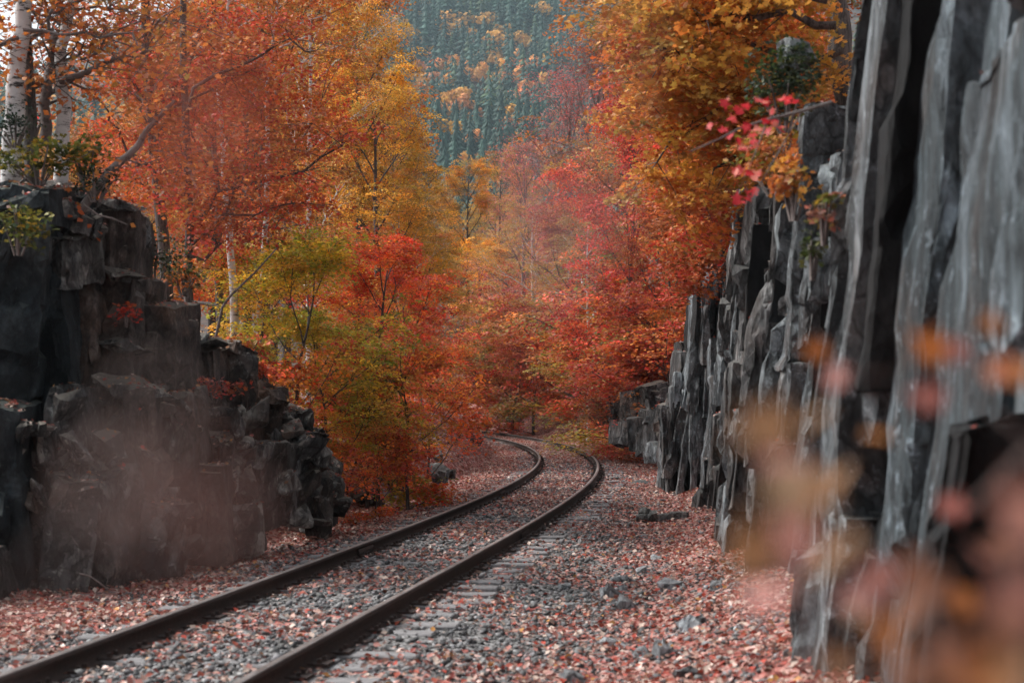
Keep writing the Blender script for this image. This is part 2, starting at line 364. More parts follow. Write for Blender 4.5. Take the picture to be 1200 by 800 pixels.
def box_mesh(name, sx, sy, sz, mat, bev=.01, jit=0, seed=0):
    bm = bmesh.new(); bmesh.ops.create_cube(bm, size=1); bmesh.ops.scale(bm, vec=(sx, sy, sz), verts=bm.verts)
    if jit:
        bmesh.ops.subdivide_edges(bm, edges=[e for e in bm.edges if e.calc_length() > sx * .5], cuts=6)
        for v in bm.verts: v.co += noise.noise_vector(v.co * 3 + Vector((seed, 0, 0))) * jit
    if bev: bmesh.ops.bevel(bm, geom=[e for e in bm.edges if e.calc_face_angle(0) > .8], offset=bev, segments=1, affect='EDGES')
    me = bpy.data.meshes.new(name); bm.to_mesh(me); bm.free(); me.materials.append(mat); return me
sl_me = [box_mesh('sleeper', 2.6, .21, .15, M_SLEEPER, .012, .018, k) for k in range(4)]
bm = bmesh.new()
for (cx, cy, cz, sx, sy, sz) in [(0, 0, 0, .32, .19, .022)] + [(a_ * .095, b_ * .06, .026, .03, .024, .034) for a_ in (-1, 1) for b_ in (-1, 1)]:
    g = bmesh.ops.create_cube(bm, size=1); bmesh.ops.scale(bm, vec=(sx, sy, sz), verts=g['verts']); bmesh.ops.translate(bm, vec=(cx, cy, cz), verts=g['verts'])
pl_me = bpy.data.meshes.new('tie_plate'); bm.to_mesh(pl_me); bm.free(); pl_me.materials.append(M_RUST)
s = S_A + 5; k = 0; rr = random.Random(3)
while s < S_B - 22 and k < 190:
    x, y, tx, ty = along(np.array([s])); x, y, tx, ty = x[0], y[0], tx[0], ty[0]
    a = math.atan2(-tx, ty) + rr.uniform(-.02, .02); sh = rr.uniform(-.07, .1)
    o = add('sleeper', sl_me[k % 4], track, (x + ty * sh - T0.x, y - tx * sh - T0.y, -.042 + rr.uniform(-.008, .012))); o.rotation_euler = (rr.uniform(-.015, .015), rr.uniform(-.006, .006), a)
    if y < 62:
        for off in (-.745, .745):
            p_ = add('tie_plate', pl_me, o, (off - sh, 0, .084))
    s += .53 + rr.uniform(-.05, .06); k += 1

# ------------------------------------------------------------------ stones: real geometry for the ballast, thousands joined
def stones(name, pos, size, mat, flat=.6, r=rng):
    tv = np.array([[1, 0, 0], [0, 1, 0], [-1, 0, 0], [0, -1, 0], [.5, .5, .75], [-.5, .4, .8], [0, -.6, .7], [0, 0, -.8]]) 
    tt = np.array([[0, 1, 4], [1, 5, 4], [1, 2, 5], [2, 6, 5], [2, 3, 6], [3, 0, 6], [0, 4, 6], [4, 5, 6], [1, 0, 7], [2, 1, 7], [3, 2, 7], [0, 3, 7]])
    n = len(pos); a = r.uniform(0, 6.28, n); ca, sa = np.cos(a), np.sin(a)
    J = tv[None] * (1 + r.uniform(-.35, .35, (n, len(tv), 3))) * (size[:, None, None]) * np.stack([np.ones(n), r.uniform(.55, 1, n), r.uniform(.4, 1, n) * flat * 1.4], -1)[:, None]
    X = J[..., 0] * ca[:, None] - J[..., 1] * sa[:, None]; Y = J[..., 0] * sa[:, None] + J[..., 1] * ca[:, None]
    tl = r.uniform(-.5, .5, n)[:, None]; Z = J[..., 2] + X * tl
    V = np.stack([X, Y, Z], -1) + pos[:, None]
    T = (tt[None] + (np.arange(n) * len(tv))[:, None, None]).reshape(-1, 3)
    g = r.choice([.055, .10, .15, .22, .36], n, p=[.2, .28, .27, .17, .08]); tint = r.normal(0, .015, (n, 3)); col = np.clip(g[:, None] * (np.array([1, .985, 1.0]) + tint), .02, .6)
    return mesh_np(name, V.reshape(-1, 3), T, mat, np.repeat(col, len(tv), 0))
m, n_ = new_mat('ballast_stone'); at = N(n_, 'ShaderNodeVertexColor', layer_name='lc'); nn = noise_n(n_, coords(n_), 60, 4)
rr_ = ramp(n_, [(.3, (.6, .6, .6)), (.7, (1.2, 1.2, 1.2))]); L(n_, nn, rr_.inputs[0]); cc = mix(n_, 1.0, at.outputs[0], rr_.outputs[0], 'MULTIPLY')
pb = N(n_, 'ShaderNodeBsdfPrincipled', Roughness=.7); L(n_, cc, pb.inputs['Base Color']); oo = N(n_, 'ShaderNodeOutputMaterial'); L(n_, pb.outputs[0], oo.inputs[0]); M_STONE = m
def scatter(n, smin, smax, ymax, power=1.0, y0=7.5):
    """points beside the track: distance y, offset s"""
    u = rng.random(n * 1); y = y0 + (ymax - y0) * u ** power
    sy = y; i = np.interp(sy, line[:, 1], seg) if False else np.interp(sy, line[:340, 1], seg[:340])
    x, yy, tx, ty = along(i); o = rng.uniform(smin, smax, n)
    return x + ty * o, yy - tx * o
def thin(x, y, keep): k = rng.random(len(x)) < keep(x, y); return x[k], y[k]
x1, y1 = scatter(62000, -2.4, 3.9, 48, 1.7); x1, y1 = thin(x1, y1, lambda a, b: np.clip(1.15 - cover(a, b) * .8, .1, 1) * np.where((np.abs(side(a, b)) > .82) & (np.abs(side(a, b)) < 1.32), .45, 1))
kk = (x1 < WALL(y1) + .1) | (y1 > 34); x1, y1 = x1[kk], y1[kk]
z1 = height(x1, y1); sz = rng.choice([.013, .020, .030, .046], len(x1), p=[.3, .4, .24, .06])
o = add('ballast', stones('ballast', np.c_[x1, y1, z1 + sz * .25], sz, M_STONE)); tag(o, 'grey crushed stone ballast spread under and beside the rails', 'ballast', kind='stuff')

# fallen leaves
LIT = np.array([[.38, .085, .06], [.46, .19, .18], [.52, .31, .29], [.62, .47, .45], [.26, .05, .045], [.13, .055, .045], [.34, .15, .08], [.60, .28, .10], [.48, .07, .05]]) * np.array([.95, .97, .84])
def litter(x, y, size, lift=.012, pal=LIT, prob=(.14, .2, .21, .19, .08, .08, .035, .015, .05), spread=.5, zf=height, shape=KITE):
    n = len(x); z = zf(x, y) + rng.uniform(.002, .035, n) + lift
    nr = unit(np.c_[rng.normal(0, spread, (n, 2)), np.ones(n)])
    c = pal[rng.choice(len(pal), n, p=np.array(prob) / sum(prob))] * rng.uniform(.7, 1.15, (n, 1))
    return np.c_[x, y, z], nr, size * rng.uniform(.45, 1.45, n), c
x2, y2 = scatter(200000, -4.2, 5.5, 80, 1.45); x2, y2 = thin(x2, y2, cover)
kk = (x2 < WALL(y2) + .15) | (y2 > 34); x2, y2 = x2[kk], y2[kk]
a, b, c, d = litter(x2, y2, .053)
o = add('fallen_leaves', leaf_mesh('fallen_leaves', KITE, a, b, c, d, M_LITTER)); tag(o, 'pink and red fallen leaves strewn over the ballast and verges', 'fallen leaves', kind='stuff')
x3 = rng.uniform(-12, 16, 26000); y3 = rng.uniform(24, 82, 26000); s3 = side(x3, y3); kk = (np.abs(s3) > 2.6) & ((y3 > 38) | (x3 < 0)) ; x3, y3 = x3[kk], y3[kk]
a, b, c, d = litter(x3, y3, .10)
o = add('leaf_litter', leaf_mesh('leaf_litter', KITE, a, b, c, d * np.array([.62, .58, .62]), M_LITTER)); tag(o, 'dull red leaf litter covering the mound and the bank', 'leaf litter', kind='stuff')

# ------------------------------------------------------------------ rocks
def rock_mesh(name, dims, seed, mat, cell=.14, rough=.05, chip=.3, taper=0, step=.05, box=.0, aniso=(1, 1, .4), plates=0, tall=2.6, shard=False):
    """a cleft block: hull of a box with broken corners, thin broken plates still clinging to its faces"""
    r = random.Random(seed); sx, sy, sz = dims; bm = bmesh.new()
    def hull(pts):
        vs = [bm.verts.new(p) for p in pts]; res = bmesh.ops.convex_hull(bm, input=vs)
        g = list({g for g in list(res['geom_interior']) + list(res['geom_unused']) if isinstance(g, bmesh.types.BMVert) and not g.link_faces}); bmesh.ops.delete(bm, geom=g, context='VERTS')
    pts = []
    for cx in (-1, 1):
        for cy in (-1, 1):
            for cz in (-1, 1):
                t = 1 - (taper * (cz + 1) / 2)
                for k in range(3):
                    p = [cx * sx / 2 * t, cy * sy / 2 * t, cz * sz / 2]
                    p[k] *= 1 - r.uniform(.02, 1) * chip * 2
                    p[(k + 1) % 3] *= 1 - r.uniform(0, .35) * chip
                    pts.append(p)
    if shard:                                # a broken lump: no square corners
        pts = []
        for q in range(15):
            v = Vector((r.gauss(0, 1), r.gauss(0, 1), r.gauss(0, 1))).normalized(); m_ = max(abs(v.x), abs(v.y), abs(v.z)) ** .55; k_ = r.uniform(.72, 1.05) / m_
            pts.append((v.x * sx / 2 * k_, v.y * sy / 2 * k_, v.z * sz / 2 * k_))
    hull(pts)
    sk = .72 if shard else 1.0
    for q in range(plates):
        f = r.choice(('x', 'y', 'y', 't')) if sx > .3 else 'y'
        L_, H_ = (sy, sz) if f == 'x' else (sx, sz)
        pw = L_ * r.uniform(.15, .6); ph = min(sz * .9, max(pw, min(L_, .5)) * r.uniform(.6, tall)); a0 = r.uniform(-.5, .5) * (L_ - pw); z0 = r.uniform(-.5, .5) * (sz - ph)
        th = min(L_, sz) * r.uniform(.03, .12) + .01; sl = r.uniform(-.25, .25); pl = []
        if f == 't': th *= .6
        for (u, v) in ((-.5, -.5), (.5, -.5), (-.5, .5), (.5, .5), (r.uniform(-.4, .4), .5 + r.uniform(.05, .25)), (r.uniform(-.4, .4), -.5 - r.uniform(.05, .25))):
            u *= r.uniform(.6, 1.05); v *= r.uniform(.7, 1.05)
            for dep, k_ in ((-.12 * L_ - .03, 1.08), (th, r.uniform(.72, .95))):
                a = a0 + u * pw * k_ + sl * v * ph * .4; z = z0 + v * ph * k_; o_ = dep + (th * r.uniform(-.5, .5) if dep > 0 else 0)
                a *= sk; z *= sk
                if f == 'x': pl.append((-sx / 2 * sk * (1 - chip * .3) - o_, a, z))
                elif f == 'y': pl.append((a, -sy / 2 * sk * (1 - chip * .3) - o_, z))
                else: pl.append((a, r.uniform(-.4, .2) * sy + v * pw * .5, sz / 2 * sk * (1 - chip * .4) + o_))
        hull(pl)
    for it in range(7):
        es = [e for e in bm.edges if e.calc_length() > cell * 1.6]
        if not es or len(bm.verts) > 3600: break
        bmesh.ops.subdivide_edges(bm, edges=es, cuts=1, use_grid_fill=False)
        bmesh.ops.triangulate(bm, faces=[f for f in bm.faces if len(f.verts) > 3])
    bm.normal_update()
    off = Vector((r.uniform(-50, 50), r.uniform(-50, 50), r.uniform(-50, 50)))
    new = []
    for v in bm.verts:
        q = Vector((v.co.x * aniso[0], v.co.y * aniso[1], v.co.z * aniso[2]))
        d = rough * .5 * noise.fractal(q * 1.6 + off, 1.0, 2.0, 3)
        w_ = q * (1.0 / (cell * 4.5)) + off; d += step * (noise.cell(w_) - .5) * .55          # splintered steps
        new.append(v.co + v.normal * d + noise.noise_vector(v.co * (.9 / cell) + off) * cell * .10)
    for v, c in zip(bm.verts, new): v.co = c
    me = bpy.data.meshes.new(name); bm.to_mesh(me); bm.free(); me.materials.append(mat); return me

# ---- right rock wall
wall = empty('rock_wall', (WALL(20) + 1, 20, 0), label='tall wall of upright grey rock slabs close on the right of the track', cat='rock wall')
W0 = Vector(wall.location)
def slab(y0, y1, off, z0, z1, mat, thick=1.3, seed=0, cell=None, lean=.08, shear=-.3, chip=.10, rough=.05, step=.03, plates=None):
    ln, h = y1 - y0, z1 - z0; ym = (y0 + y1) / 2
    me = rock_mesh('rock_slab', (thick, ln * 1.22, h), seed, mat, cell or max(.07, .011 * ym), rough, chip, 0, step, aniso=(1, 1, .75), plates=(0 if mat is R_SHADE else int(4 + ln * 7)) if plates is None else plates, tall=5)
    o = add('rock_slab', me, wall)
    ang = math.atan(.106)
    zc = (z0 + z1) / 2
    M_ = Matrix(((1, 0, lean, 0), (0, 1, shear, 0), (0, 0, 1, 0), (0, 0, 0, 1)))
    me.transform(M_); me.transform(Matrix.Rotation(-ang, 4, 'Z'))
    off += .16 * (1 - min(1, max(0, (ym - 12) / 5)))
    cx = WALL(ym) + off + thick / 2 + lean * (zc - 1.0)
    o.location = Vector((cx, ym + shear * (zc - 1.86), zc)) - W0
    return o
sd_ = 100
NEAR = [  # y0, y1, off, z0, z1, material
    (3.0, 4.3, .10, -.2, 4.6, R_FACE), (4.1, 5.4, .02, 2.0, 5.0, R_FACE), (4.2, 5.2, .30, -.2, 2.1, R_SHADE),
    (5.85, 6.2, -.14, -.3, 1.8, R_SHADE), (5.3, 6.3, .0, 1.75, 5.5, R_FACE), (6.15, 7.5, -.02, -.3, 3.2, R_FACE), (6.1, 7.5, .03, 3.1, 5.6, R_FACE), (7.4, 9.0, .02, -.3, 5.8, R_FACE),
    (8.95, 9.4, -.27, 1.9, 5.8, R_SHADE), (8.9, 9.5, .0, -.2, 1.9, R_LIGHT),  # near-black slab paints the shade of the big gap
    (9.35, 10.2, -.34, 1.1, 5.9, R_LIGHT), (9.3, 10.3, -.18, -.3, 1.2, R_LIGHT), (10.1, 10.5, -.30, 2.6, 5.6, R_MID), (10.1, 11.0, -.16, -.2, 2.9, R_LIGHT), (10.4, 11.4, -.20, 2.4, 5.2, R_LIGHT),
    (11.0, 11.25, -.25, 1.0, 2.4, R_SHADE), (11.2, 12.0, -.05, -.2, 4.6, R_LIGHT)]
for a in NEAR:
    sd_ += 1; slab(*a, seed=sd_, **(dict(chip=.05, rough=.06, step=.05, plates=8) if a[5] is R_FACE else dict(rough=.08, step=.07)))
y = 11.9; r_ = random.Random(11); off = -.05
tops = [(12, 3.9), (15, 4.0), (18, 4.2), (24, 4.6), (28, 5.2), (30.5, 5.3), (32, 4.6), (34, 3.9)]
while y < 31.5:
    ln = r_.uniform(.45, 1.15) * (1 + (y - 12) * .025)
    off = max(-.6, min(.12, off + r_.choice([-1, 1]) * r_.uniform(.05, .24))); top = np.interp(y, [t[0] for t in tops], [t[1] for t in tops]) + r_.uniform(-.5, .35)
    z_ = -.3
    while z_ < top - .25:                       # cross joints break every slab
        z2 = min(top, z_ + r_.choice([r_.uniform(.5, 1.1), r_.uniform(1.2, 2.6)])); z2 = top if top - z2 < .4 else z2; sd_ += 1
        slab(y + r_.uniform(-.06, .06), y + ln * r_.uniform(.9, 1.1), off + r_.uniform(-.10, .12), z_, z2 + .06, r_.choice([R_LIGHT, R_LIGHT, R_MID, R_MID, R_MID]), seed=sd_, chip=r_.uniform(.08, .18), rough=.10, step=.10, cell=max(.07, .0065 * y), plates=int(2 + ln * (z2 - z_) * 2)); z_ = z2
    if r_.random() < .42:
        sd_ += 1; z_ = r_.uniform(.6, 3); slab(y - .12, y + .04, off + r_.uniform(.0, .06), z_, z_ + r_.uniform(.8, 1.8), R_SHADE, seed=sd_, cell=.2)  # thin near-black piece painted as a shaded gap
    y += ln * .93
# the jutting buttress at the far end of the wall: slivers that face the camera
def sliver(x0, x1, yt, yb, d, mat, parent, base, thick=1.2, lean=0, name='rock_slab', cell=None, chip=.15, rough=.12, step=.09, rz=0, aniso=(1, 1, .7), plates=4, tall=4, shard=False, rx=0, ry=0):
    global sd_; sd_ += 1
    a = P(x0, yb, d); b = P(x1, yt, d); wd, h = b.x - a.x, b.z - a.z
    me = rock_mesh(name, (wd, thick, h), sd_, mat, cell or max(.07, .0085 * d * .6), rough, chip, 0, step, aniso=aniso, plates=plates, tall=tall, shard=shard)
    if rx or ry: me.transform(Matrix.Rotation(ry, 4, 'Y') @ Matrix.Rotation(rx, 4, 'X'))
    me.transform(Matrix(((1, 0, lean, 0), (0, 1, .05, 0), (0, 0, 1, 0), (0, 0, 0, 1))))
    if rz: me.transform(Matrix.Rotation(rz, 4, 'Z'))
    o = add(name, me, parent); o.location = Vector(((a.x + b.x) / 2, d + thick / 2, (a.z + b.z) / 2)) - base; return o
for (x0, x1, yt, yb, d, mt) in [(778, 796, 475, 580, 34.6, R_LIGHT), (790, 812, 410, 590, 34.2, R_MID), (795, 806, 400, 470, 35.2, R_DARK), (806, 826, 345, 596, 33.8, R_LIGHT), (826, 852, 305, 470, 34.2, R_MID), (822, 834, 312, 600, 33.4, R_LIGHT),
        (832, 850, 440, 612, 31.5, R_LIGHT), (842, 862, 325, 500, 33.0, R_LIGHT), (850, 868, 470, 612, 30.4, R_MID), (856, 880, 230, 420, 32.2, R_MID), (862, 882, 400, 600, 30.2, R_LIGHT), (868, 892, 220, 470, 30.5, R_MID), (815, 822, 330, 430, 33.4, R_SHADE), (846, 852, 420, 560, 31.0, R_SHADE), (798, 803, 480, 590, 33.9, R_SHADE),
        (880, 905, 200, 400, 28.5, R_LIGHT), (876, 892, 380, 596, 28, R_SHADE), (888, 908, 350, 610, 26.5, R_MID), (900, 925, 190, 420, 25, R_MID), (784, 792, 520, 588, 34.0, R_MID), (812, 820, 500, 598, 33.3, R_LIGHT)]:
    sliver(x0, x1, yt, yb, d, mt, wall, W0, thick=2.2 if mt is R_SHADE else 1.3, lean=.07)

for i in range(58):
    x_ = r_.uniform(779, 915); wd = r_.uniform(5, 15); d_ = float(np.interp(x_, [780, 830, 850, 870, 900, 915], [34.4, 33.2, 31, 29.5, 25.5, 23])) - r_.uniform(0, .35)
    lo_ = float(np.interp(x_, [780, 830, 870, 915], [582, 604, 606, 640])); hi_ = float(np.interp(x_, [780, 800, 830, 860, 915], [480, 400, 315, 235, 200])) + 10
    yb_ = lo_ if r_.random() < .5 else r_.uniform(hi_ + 70, lo_); yt_ = max(hi_, yb_ - r_.uniform(60, 200))
    sliver(x_ - wd / 2, x_ + wd / 2, yt_, yb_, d_, r_.choice([R_LIGHT, R_LIGHT, R_MID, R_SHADE]), wall, W0, thick=.5, lean=r_.uniform(-.06, .14), cell=.12, chip=.25, rough=.10, step=.07, ry=r_.uniform(-.06, .12))
# ---- the low outcrop beyond the wall
oc2 = empty('rock_outcrop', P(760, 530, 44), label='low dark broken rock outcrop where the right wall ends by the bank', cat='rock outcrop'); B2 = Vector(oc2.location)
for (x0, x1, yt, yb, d, mt) in [(718, 742, 462, 512, 47, R_DARK), (735, 765, 455, 505, 46, R_DARK), (722, 745, 492, 524, 45.5, R_MID), (742, 766, 490, 532, 44, R_MID), (758, 782, 478, 536, 43, R_MID), (772, 798, 462, 540, 41, R_DARK), (760, 775, 515, 545, 42, R_LIGHT), (780, 800, 500, 556, 39, R_MID), (750, 790, 448, 480, 45, R_DARK), (785, 805, 440, 500, 40, R_DARK)]:
    sliver(x0, x1, yt, yb, d, mt, oc2, B2, name='rock_block', chip=.3, aniso=(1, 1, .8), rz=r_.uniform(-.4, .4), rx=r_.uniform(-.2, .2), ry=r_.uniform(-.35, .35), rough=.2, step=.1, plates=5, tall=1.5, shard=x0 % 4 < 2)

# ---- left outcrop
oc = empty('rock_outcrop', P(180, 660, 20), label='dark craggy rock outcrop standing left of the track under the birches', cat='rock outcrop'); B1 = Vector(oc.location)
K, W_, D_, G_ = R_TEAL, R_BROWN, R_DARK, R_MID
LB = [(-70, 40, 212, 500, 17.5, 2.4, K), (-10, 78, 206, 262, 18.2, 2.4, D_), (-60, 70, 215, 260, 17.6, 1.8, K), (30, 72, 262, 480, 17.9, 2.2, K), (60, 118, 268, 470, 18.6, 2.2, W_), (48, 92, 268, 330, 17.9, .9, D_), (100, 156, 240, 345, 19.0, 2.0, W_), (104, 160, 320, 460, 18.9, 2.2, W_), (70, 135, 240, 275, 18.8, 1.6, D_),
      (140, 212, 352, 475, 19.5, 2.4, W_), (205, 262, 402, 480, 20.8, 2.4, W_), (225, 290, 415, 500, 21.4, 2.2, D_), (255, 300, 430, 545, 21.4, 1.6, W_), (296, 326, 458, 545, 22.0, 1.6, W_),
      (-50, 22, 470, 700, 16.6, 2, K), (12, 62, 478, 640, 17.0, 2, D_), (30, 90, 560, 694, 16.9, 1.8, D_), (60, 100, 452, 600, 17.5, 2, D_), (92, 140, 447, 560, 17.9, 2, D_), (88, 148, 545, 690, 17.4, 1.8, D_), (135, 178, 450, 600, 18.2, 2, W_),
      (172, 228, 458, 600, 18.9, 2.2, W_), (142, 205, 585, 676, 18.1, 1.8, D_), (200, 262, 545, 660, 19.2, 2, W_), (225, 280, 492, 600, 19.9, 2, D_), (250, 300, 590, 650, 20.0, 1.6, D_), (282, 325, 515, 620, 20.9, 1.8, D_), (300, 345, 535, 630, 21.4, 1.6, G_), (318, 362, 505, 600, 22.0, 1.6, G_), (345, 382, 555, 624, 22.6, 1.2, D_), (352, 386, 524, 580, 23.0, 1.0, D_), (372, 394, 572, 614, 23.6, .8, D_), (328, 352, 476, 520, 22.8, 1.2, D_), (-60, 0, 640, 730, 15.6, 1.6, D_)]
rb = random.Random(5)
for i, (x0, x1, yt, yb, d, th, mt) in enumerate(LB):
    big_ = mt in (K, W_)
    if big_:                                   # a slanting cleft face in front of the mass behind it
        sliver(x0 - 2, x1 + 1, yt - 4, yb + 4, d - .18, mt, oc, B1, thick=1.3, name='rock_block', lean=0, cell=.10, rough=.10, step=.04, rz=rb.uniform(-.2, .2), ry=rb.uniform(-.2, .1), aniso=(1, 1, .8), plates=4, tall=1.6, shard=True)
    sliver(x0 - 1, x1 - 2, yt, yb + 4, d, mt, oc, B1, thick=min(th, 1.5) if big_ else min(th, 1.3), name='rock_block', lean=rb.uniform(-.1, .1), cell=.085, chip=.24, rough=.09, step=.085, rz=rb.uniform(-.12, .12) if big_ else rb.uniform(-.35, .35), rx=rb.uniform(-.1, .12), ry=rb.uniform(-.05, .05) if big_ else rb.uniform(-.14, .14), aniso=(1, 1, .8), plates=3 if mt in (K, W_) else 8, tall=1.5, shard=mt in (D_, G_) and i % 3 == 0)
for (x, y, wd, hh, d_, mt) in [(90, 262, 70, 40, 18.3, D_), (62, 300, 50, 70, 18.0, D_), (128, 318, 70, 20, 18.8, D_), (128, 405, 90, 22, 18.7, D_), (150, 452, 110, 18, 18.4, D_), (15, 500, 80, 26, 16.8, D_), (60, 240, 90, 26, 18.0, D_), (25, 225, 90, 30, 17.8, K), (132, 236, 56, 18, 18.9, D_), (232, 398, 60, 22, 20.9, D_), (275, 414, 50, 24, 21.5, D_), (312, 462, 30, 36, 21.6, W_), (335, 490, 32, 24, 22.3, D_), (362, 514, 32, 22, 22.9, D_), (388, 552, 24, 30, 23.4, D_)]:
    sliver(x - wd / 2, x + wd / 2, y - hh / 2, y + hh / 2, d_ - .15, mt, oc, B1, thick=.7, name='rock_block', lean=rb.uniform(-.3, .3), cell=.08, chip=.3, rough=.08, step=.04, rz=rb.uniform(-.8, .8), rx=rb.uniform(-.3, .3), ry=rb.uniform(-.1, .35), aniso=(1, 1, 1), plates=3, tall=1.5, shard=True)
# broken pieces bridging the big blocks
for i in range(85):
    px = rb.uniform(-20, 385); lo = np.interp(px, [0, 200, 300, 395], [700, 658, 630, 612]); hi = np.interp(px, [0, 140, 150, 215, 300, 340, 395], [480, 450, 465, 470, 480, 500, 565])
    py = rb.uniform(hi, lo); d = np.interp(px, [0, 200, 300, 395], [16.6, 18.9, 21.0, 23.2]) - rb.uniform(-.1, .25)
    wd = rb.uniform(10, 34); hh = wd * rb.uniform(.8, 2.6)
    sliver(px, px + wd, py - hh / 2, min(lo, py + hh / 2), d, rb.choice([R_DARK, R_DARK, R_DARK, R_BROWN]), oc, B1, thick=.6, name='rock_block', lean=rb.uniform(-.5, .5), cell=.08, chip=.3, rough=.06, step=.03, rz=rb.uniform(-.9, .9), rx=rb.uniform(-.3, .3), ry=rb.uniform(-.6, .6), aniso=(1, 1, 1), plates=1, tall=2, shard=True)

# ---- loose stones and boulders, each its own thing
def boulder(name, label, cat, x, yb, wpx, hpx, mat, tilt=(0, 0), depth=.8, rz=0, group=None, chip=.42, cell=None, d=None):
    global sd_; sd_ += 1
    if d is None:                         # find where this line of sight meets the ground
        d = 8.0
        while d < 90:
            p = P(x, yb, d)
            if p.z <= hz(p.x, p.y): break
            d += .1
    wd, h = wpx / F * d, hpx / F * d; p = P(x, yb, d)
    me = rock_mesh(name, (wd, wd * depth, h * 1.5), sd_, mat, cell or max(.025, .0025 * d), .08 * wd, chip, 0, .05 * wd, aniso=(1, 1, 1), plates=(2 if wd > .3 else 0), tall=1, shard=True)
    o = add(name, me, None, (p.x, p.y + wd * depth * .4, p.z + h * .18)); o.rotation_euler = (tilt[0], tilt[1], rz)
    return tag(o, label, cat, group)
boulder('flat_rock', 'large flat dark slab lying in red leaves in front of the right wall', 'rock', 785, 612, 98, 18, R_MID, (.08, .1), .55)
boulder('flat_rock', 'narrow broken slab leaning on the large flat slab by the right wall', 'rock', 768, 614, 48, 9, R_LIGHT, (.1, .2), .3)
boulder('flat_rock', 'tilted slab with pale flat top left of the track beside mossy boulder', 'rock', 458, 588, 58, 13, R_BLUE, (.15, .25), .8, .2, cell=.05)
boulder('boulder', 'rounded grey-green boulder behind the tilted pale slab', 'boulder', 468, 582, 44, 44, R_MID, (0, 0), .8)
boulder('boulder', 'dark split boulder at the foot of the leafy mound', 'boulder', 508, 567, 44, 34, R_MID, (0, .2), .8)
boulder('boulder', 'small dark boulder right of the split boulder', 'boulder', 526, 562, 22, 16, R_DARK, (0, 0), .8)
boulder('boulder', 'black knob of rock on the shoulder of the leafy mound', 'boulder', 513, 545, 26, 20, R_MID, (0, .4), .8)
boulder('boulder', 'low dark rock at the tip of the mound where the rails vanish', 'boulder', 552, 517, 30, 14, R_DARK, (0, .2), 1)
boulder('boulder', 'pale long boulder on the bank behind the far bend', 'boulder', 604, 497, 26, 16, R_MID, (0, -.5), .6)
boulder('boulder', 'grey rock at the foot of the left outcrop beside the leaves', 'boulder', 415, 588, 34, 26, R_DARK, (0, .1), .8)
boulder('boulder', 'squat rock under the tilted pale slab', 'boulder', 440, 596, 40, 14, R_DARK, (0, .1), .8)
for (x, yb, wp, hp, lab) in [(716, 703, 30, 24, 'brown rounded stone among the leaves right of the sleepers'), (738, 716, 36, 24, 'grey-green stone touching the brown rounded stone'), (786, 694, 34, 22, 'dark pointed stone near the foot of the right wall'),
        (737, 686, 60, 12, 'pale flat stone just behind the brown rounded stone'), (812, 740, 50, 24, 'ragged bluish stone in the right foreground leaves'), (786, 772, 52, 26, 'dark slate stone in the right foreground'), (808, 797, 48, 22, 'pale blue stone at the bottom edge right of the red leaves'),
        (668, 803, 44, 22, 'light blue-grey stone at the bottom edge below the sleepers'), (716, 757, 30, 14, 'small flat grey stone left of the dark slate stone'), (756, 770, 30, 16, 'squat grey stone touching the dark slate stone'), (716, 563, 34, 5, 'thin plank-like stone lying beside the outer rail'), (752, 568, 24, 6, 'thin grey stone in leaves left of the far wall foot'),
        (665, 704, 20, 10, 'small dark stone at the ends of the sleepers'), (842, 690, 26, 12, 'grey stone near the foreground twig leaves'), (880, 700, 24, 14, 'grey stone half hidden by the blurred twig')]:
    boulder('stone', lab, 'stone', x, yb, wp, hp, R_BLUE if hp > 11 else R_LIGHT, (rb.uniform(-.2, .2), rb.uniform(-.2, .2)), rb.uniform(.6, 1), rb.uniform(-.5, .5))
ex = 0
for i in range(46):
    x, yb = rb.uniform(560, 960), rb.uniform(600, 798)
    d = EYE * F / (yb - 464); xx = (x - 600) / F * d
    if side(np.array([xx]), np.array([d]))[0] < 1.5 or xx > WALL(d) - .1: continue
    boulder('stone', 'loose grey stone lying among the leaves between track and wall', 'stone', x, yb, rb.uniform(10, 22), rb.uniform(6, 12), R_BLUE, (rb.uniform(-.3, .3), rb.uniform(-.3, .3)), .8, 0, 'small loose stones between the track and the right wall')

# leaves that came to rest on the ledges and stones
from mathutils.bvhtree import BVHTree
bvv, bvf, nb = [], [], 0
for o in list(C.objects):
    if o.type == 'MESH' and o.name.split('.')[0] in ('rock_slab', 'rock_block', 'boulder', 'flat_rock', 'stone'):
        me = o.data; a = np.empty(len(me.vertices) * 3, np.float32); me.vertices.foreach_get('co', a); a = a.reshape(-1, 3)
        mw = np.array(Matrix.LocRotScale(o.location, o.rotation_euler, None)); base = np.array(o.parent.location) if o.parent else np.zeros(3)
        a = a @ mw[:3, :3].T + mw[:3, 3] + base; me.calc_loop_triangles(); t = np.empty(len(me.loop_triangles) * 3, np.int32); me.loop_triangles.foreach_get('vertices', t)
        bvv.append(a); bvf.append(t.reshape(-1, 3) + nb); nb += len(a)
bvh = BVHTree.FromPolygons(np.concatenate(bvv).tolist(), np.concatenate(bvf).tolist(), all_triangles=True)
lp, ln_ = [], []
for k in range(30000):
    if k % 3: x = rng.uniform(-7.5, -1.8); y = rng.uniform(14.5, 26)
    else: y = rng.uniform(5, 46); x = WALL(y) + rng.uniform(-1.2, 2.2)
    h_ = bvh.ray_cast(Vector((x, y, 12)), Vector((0, 0, -1)))
    if h_[0] is not None and h_[1].z > .55 and h_[0].z > hz(x, y) - .02 and rng.random() < .62: lp.append(h_[0] + h_[1] * .015); ln_.append(h_[1])
lp, ln_ = np.array(lp), np.array(ln_); nr = unit(ln_ + rng.normal(0, .25, lp.shape)); cc_ = LIT[rng.choice(len(LIT), len(lp))] * rng.uniform(.6, 1.0, (len(lp), 1))
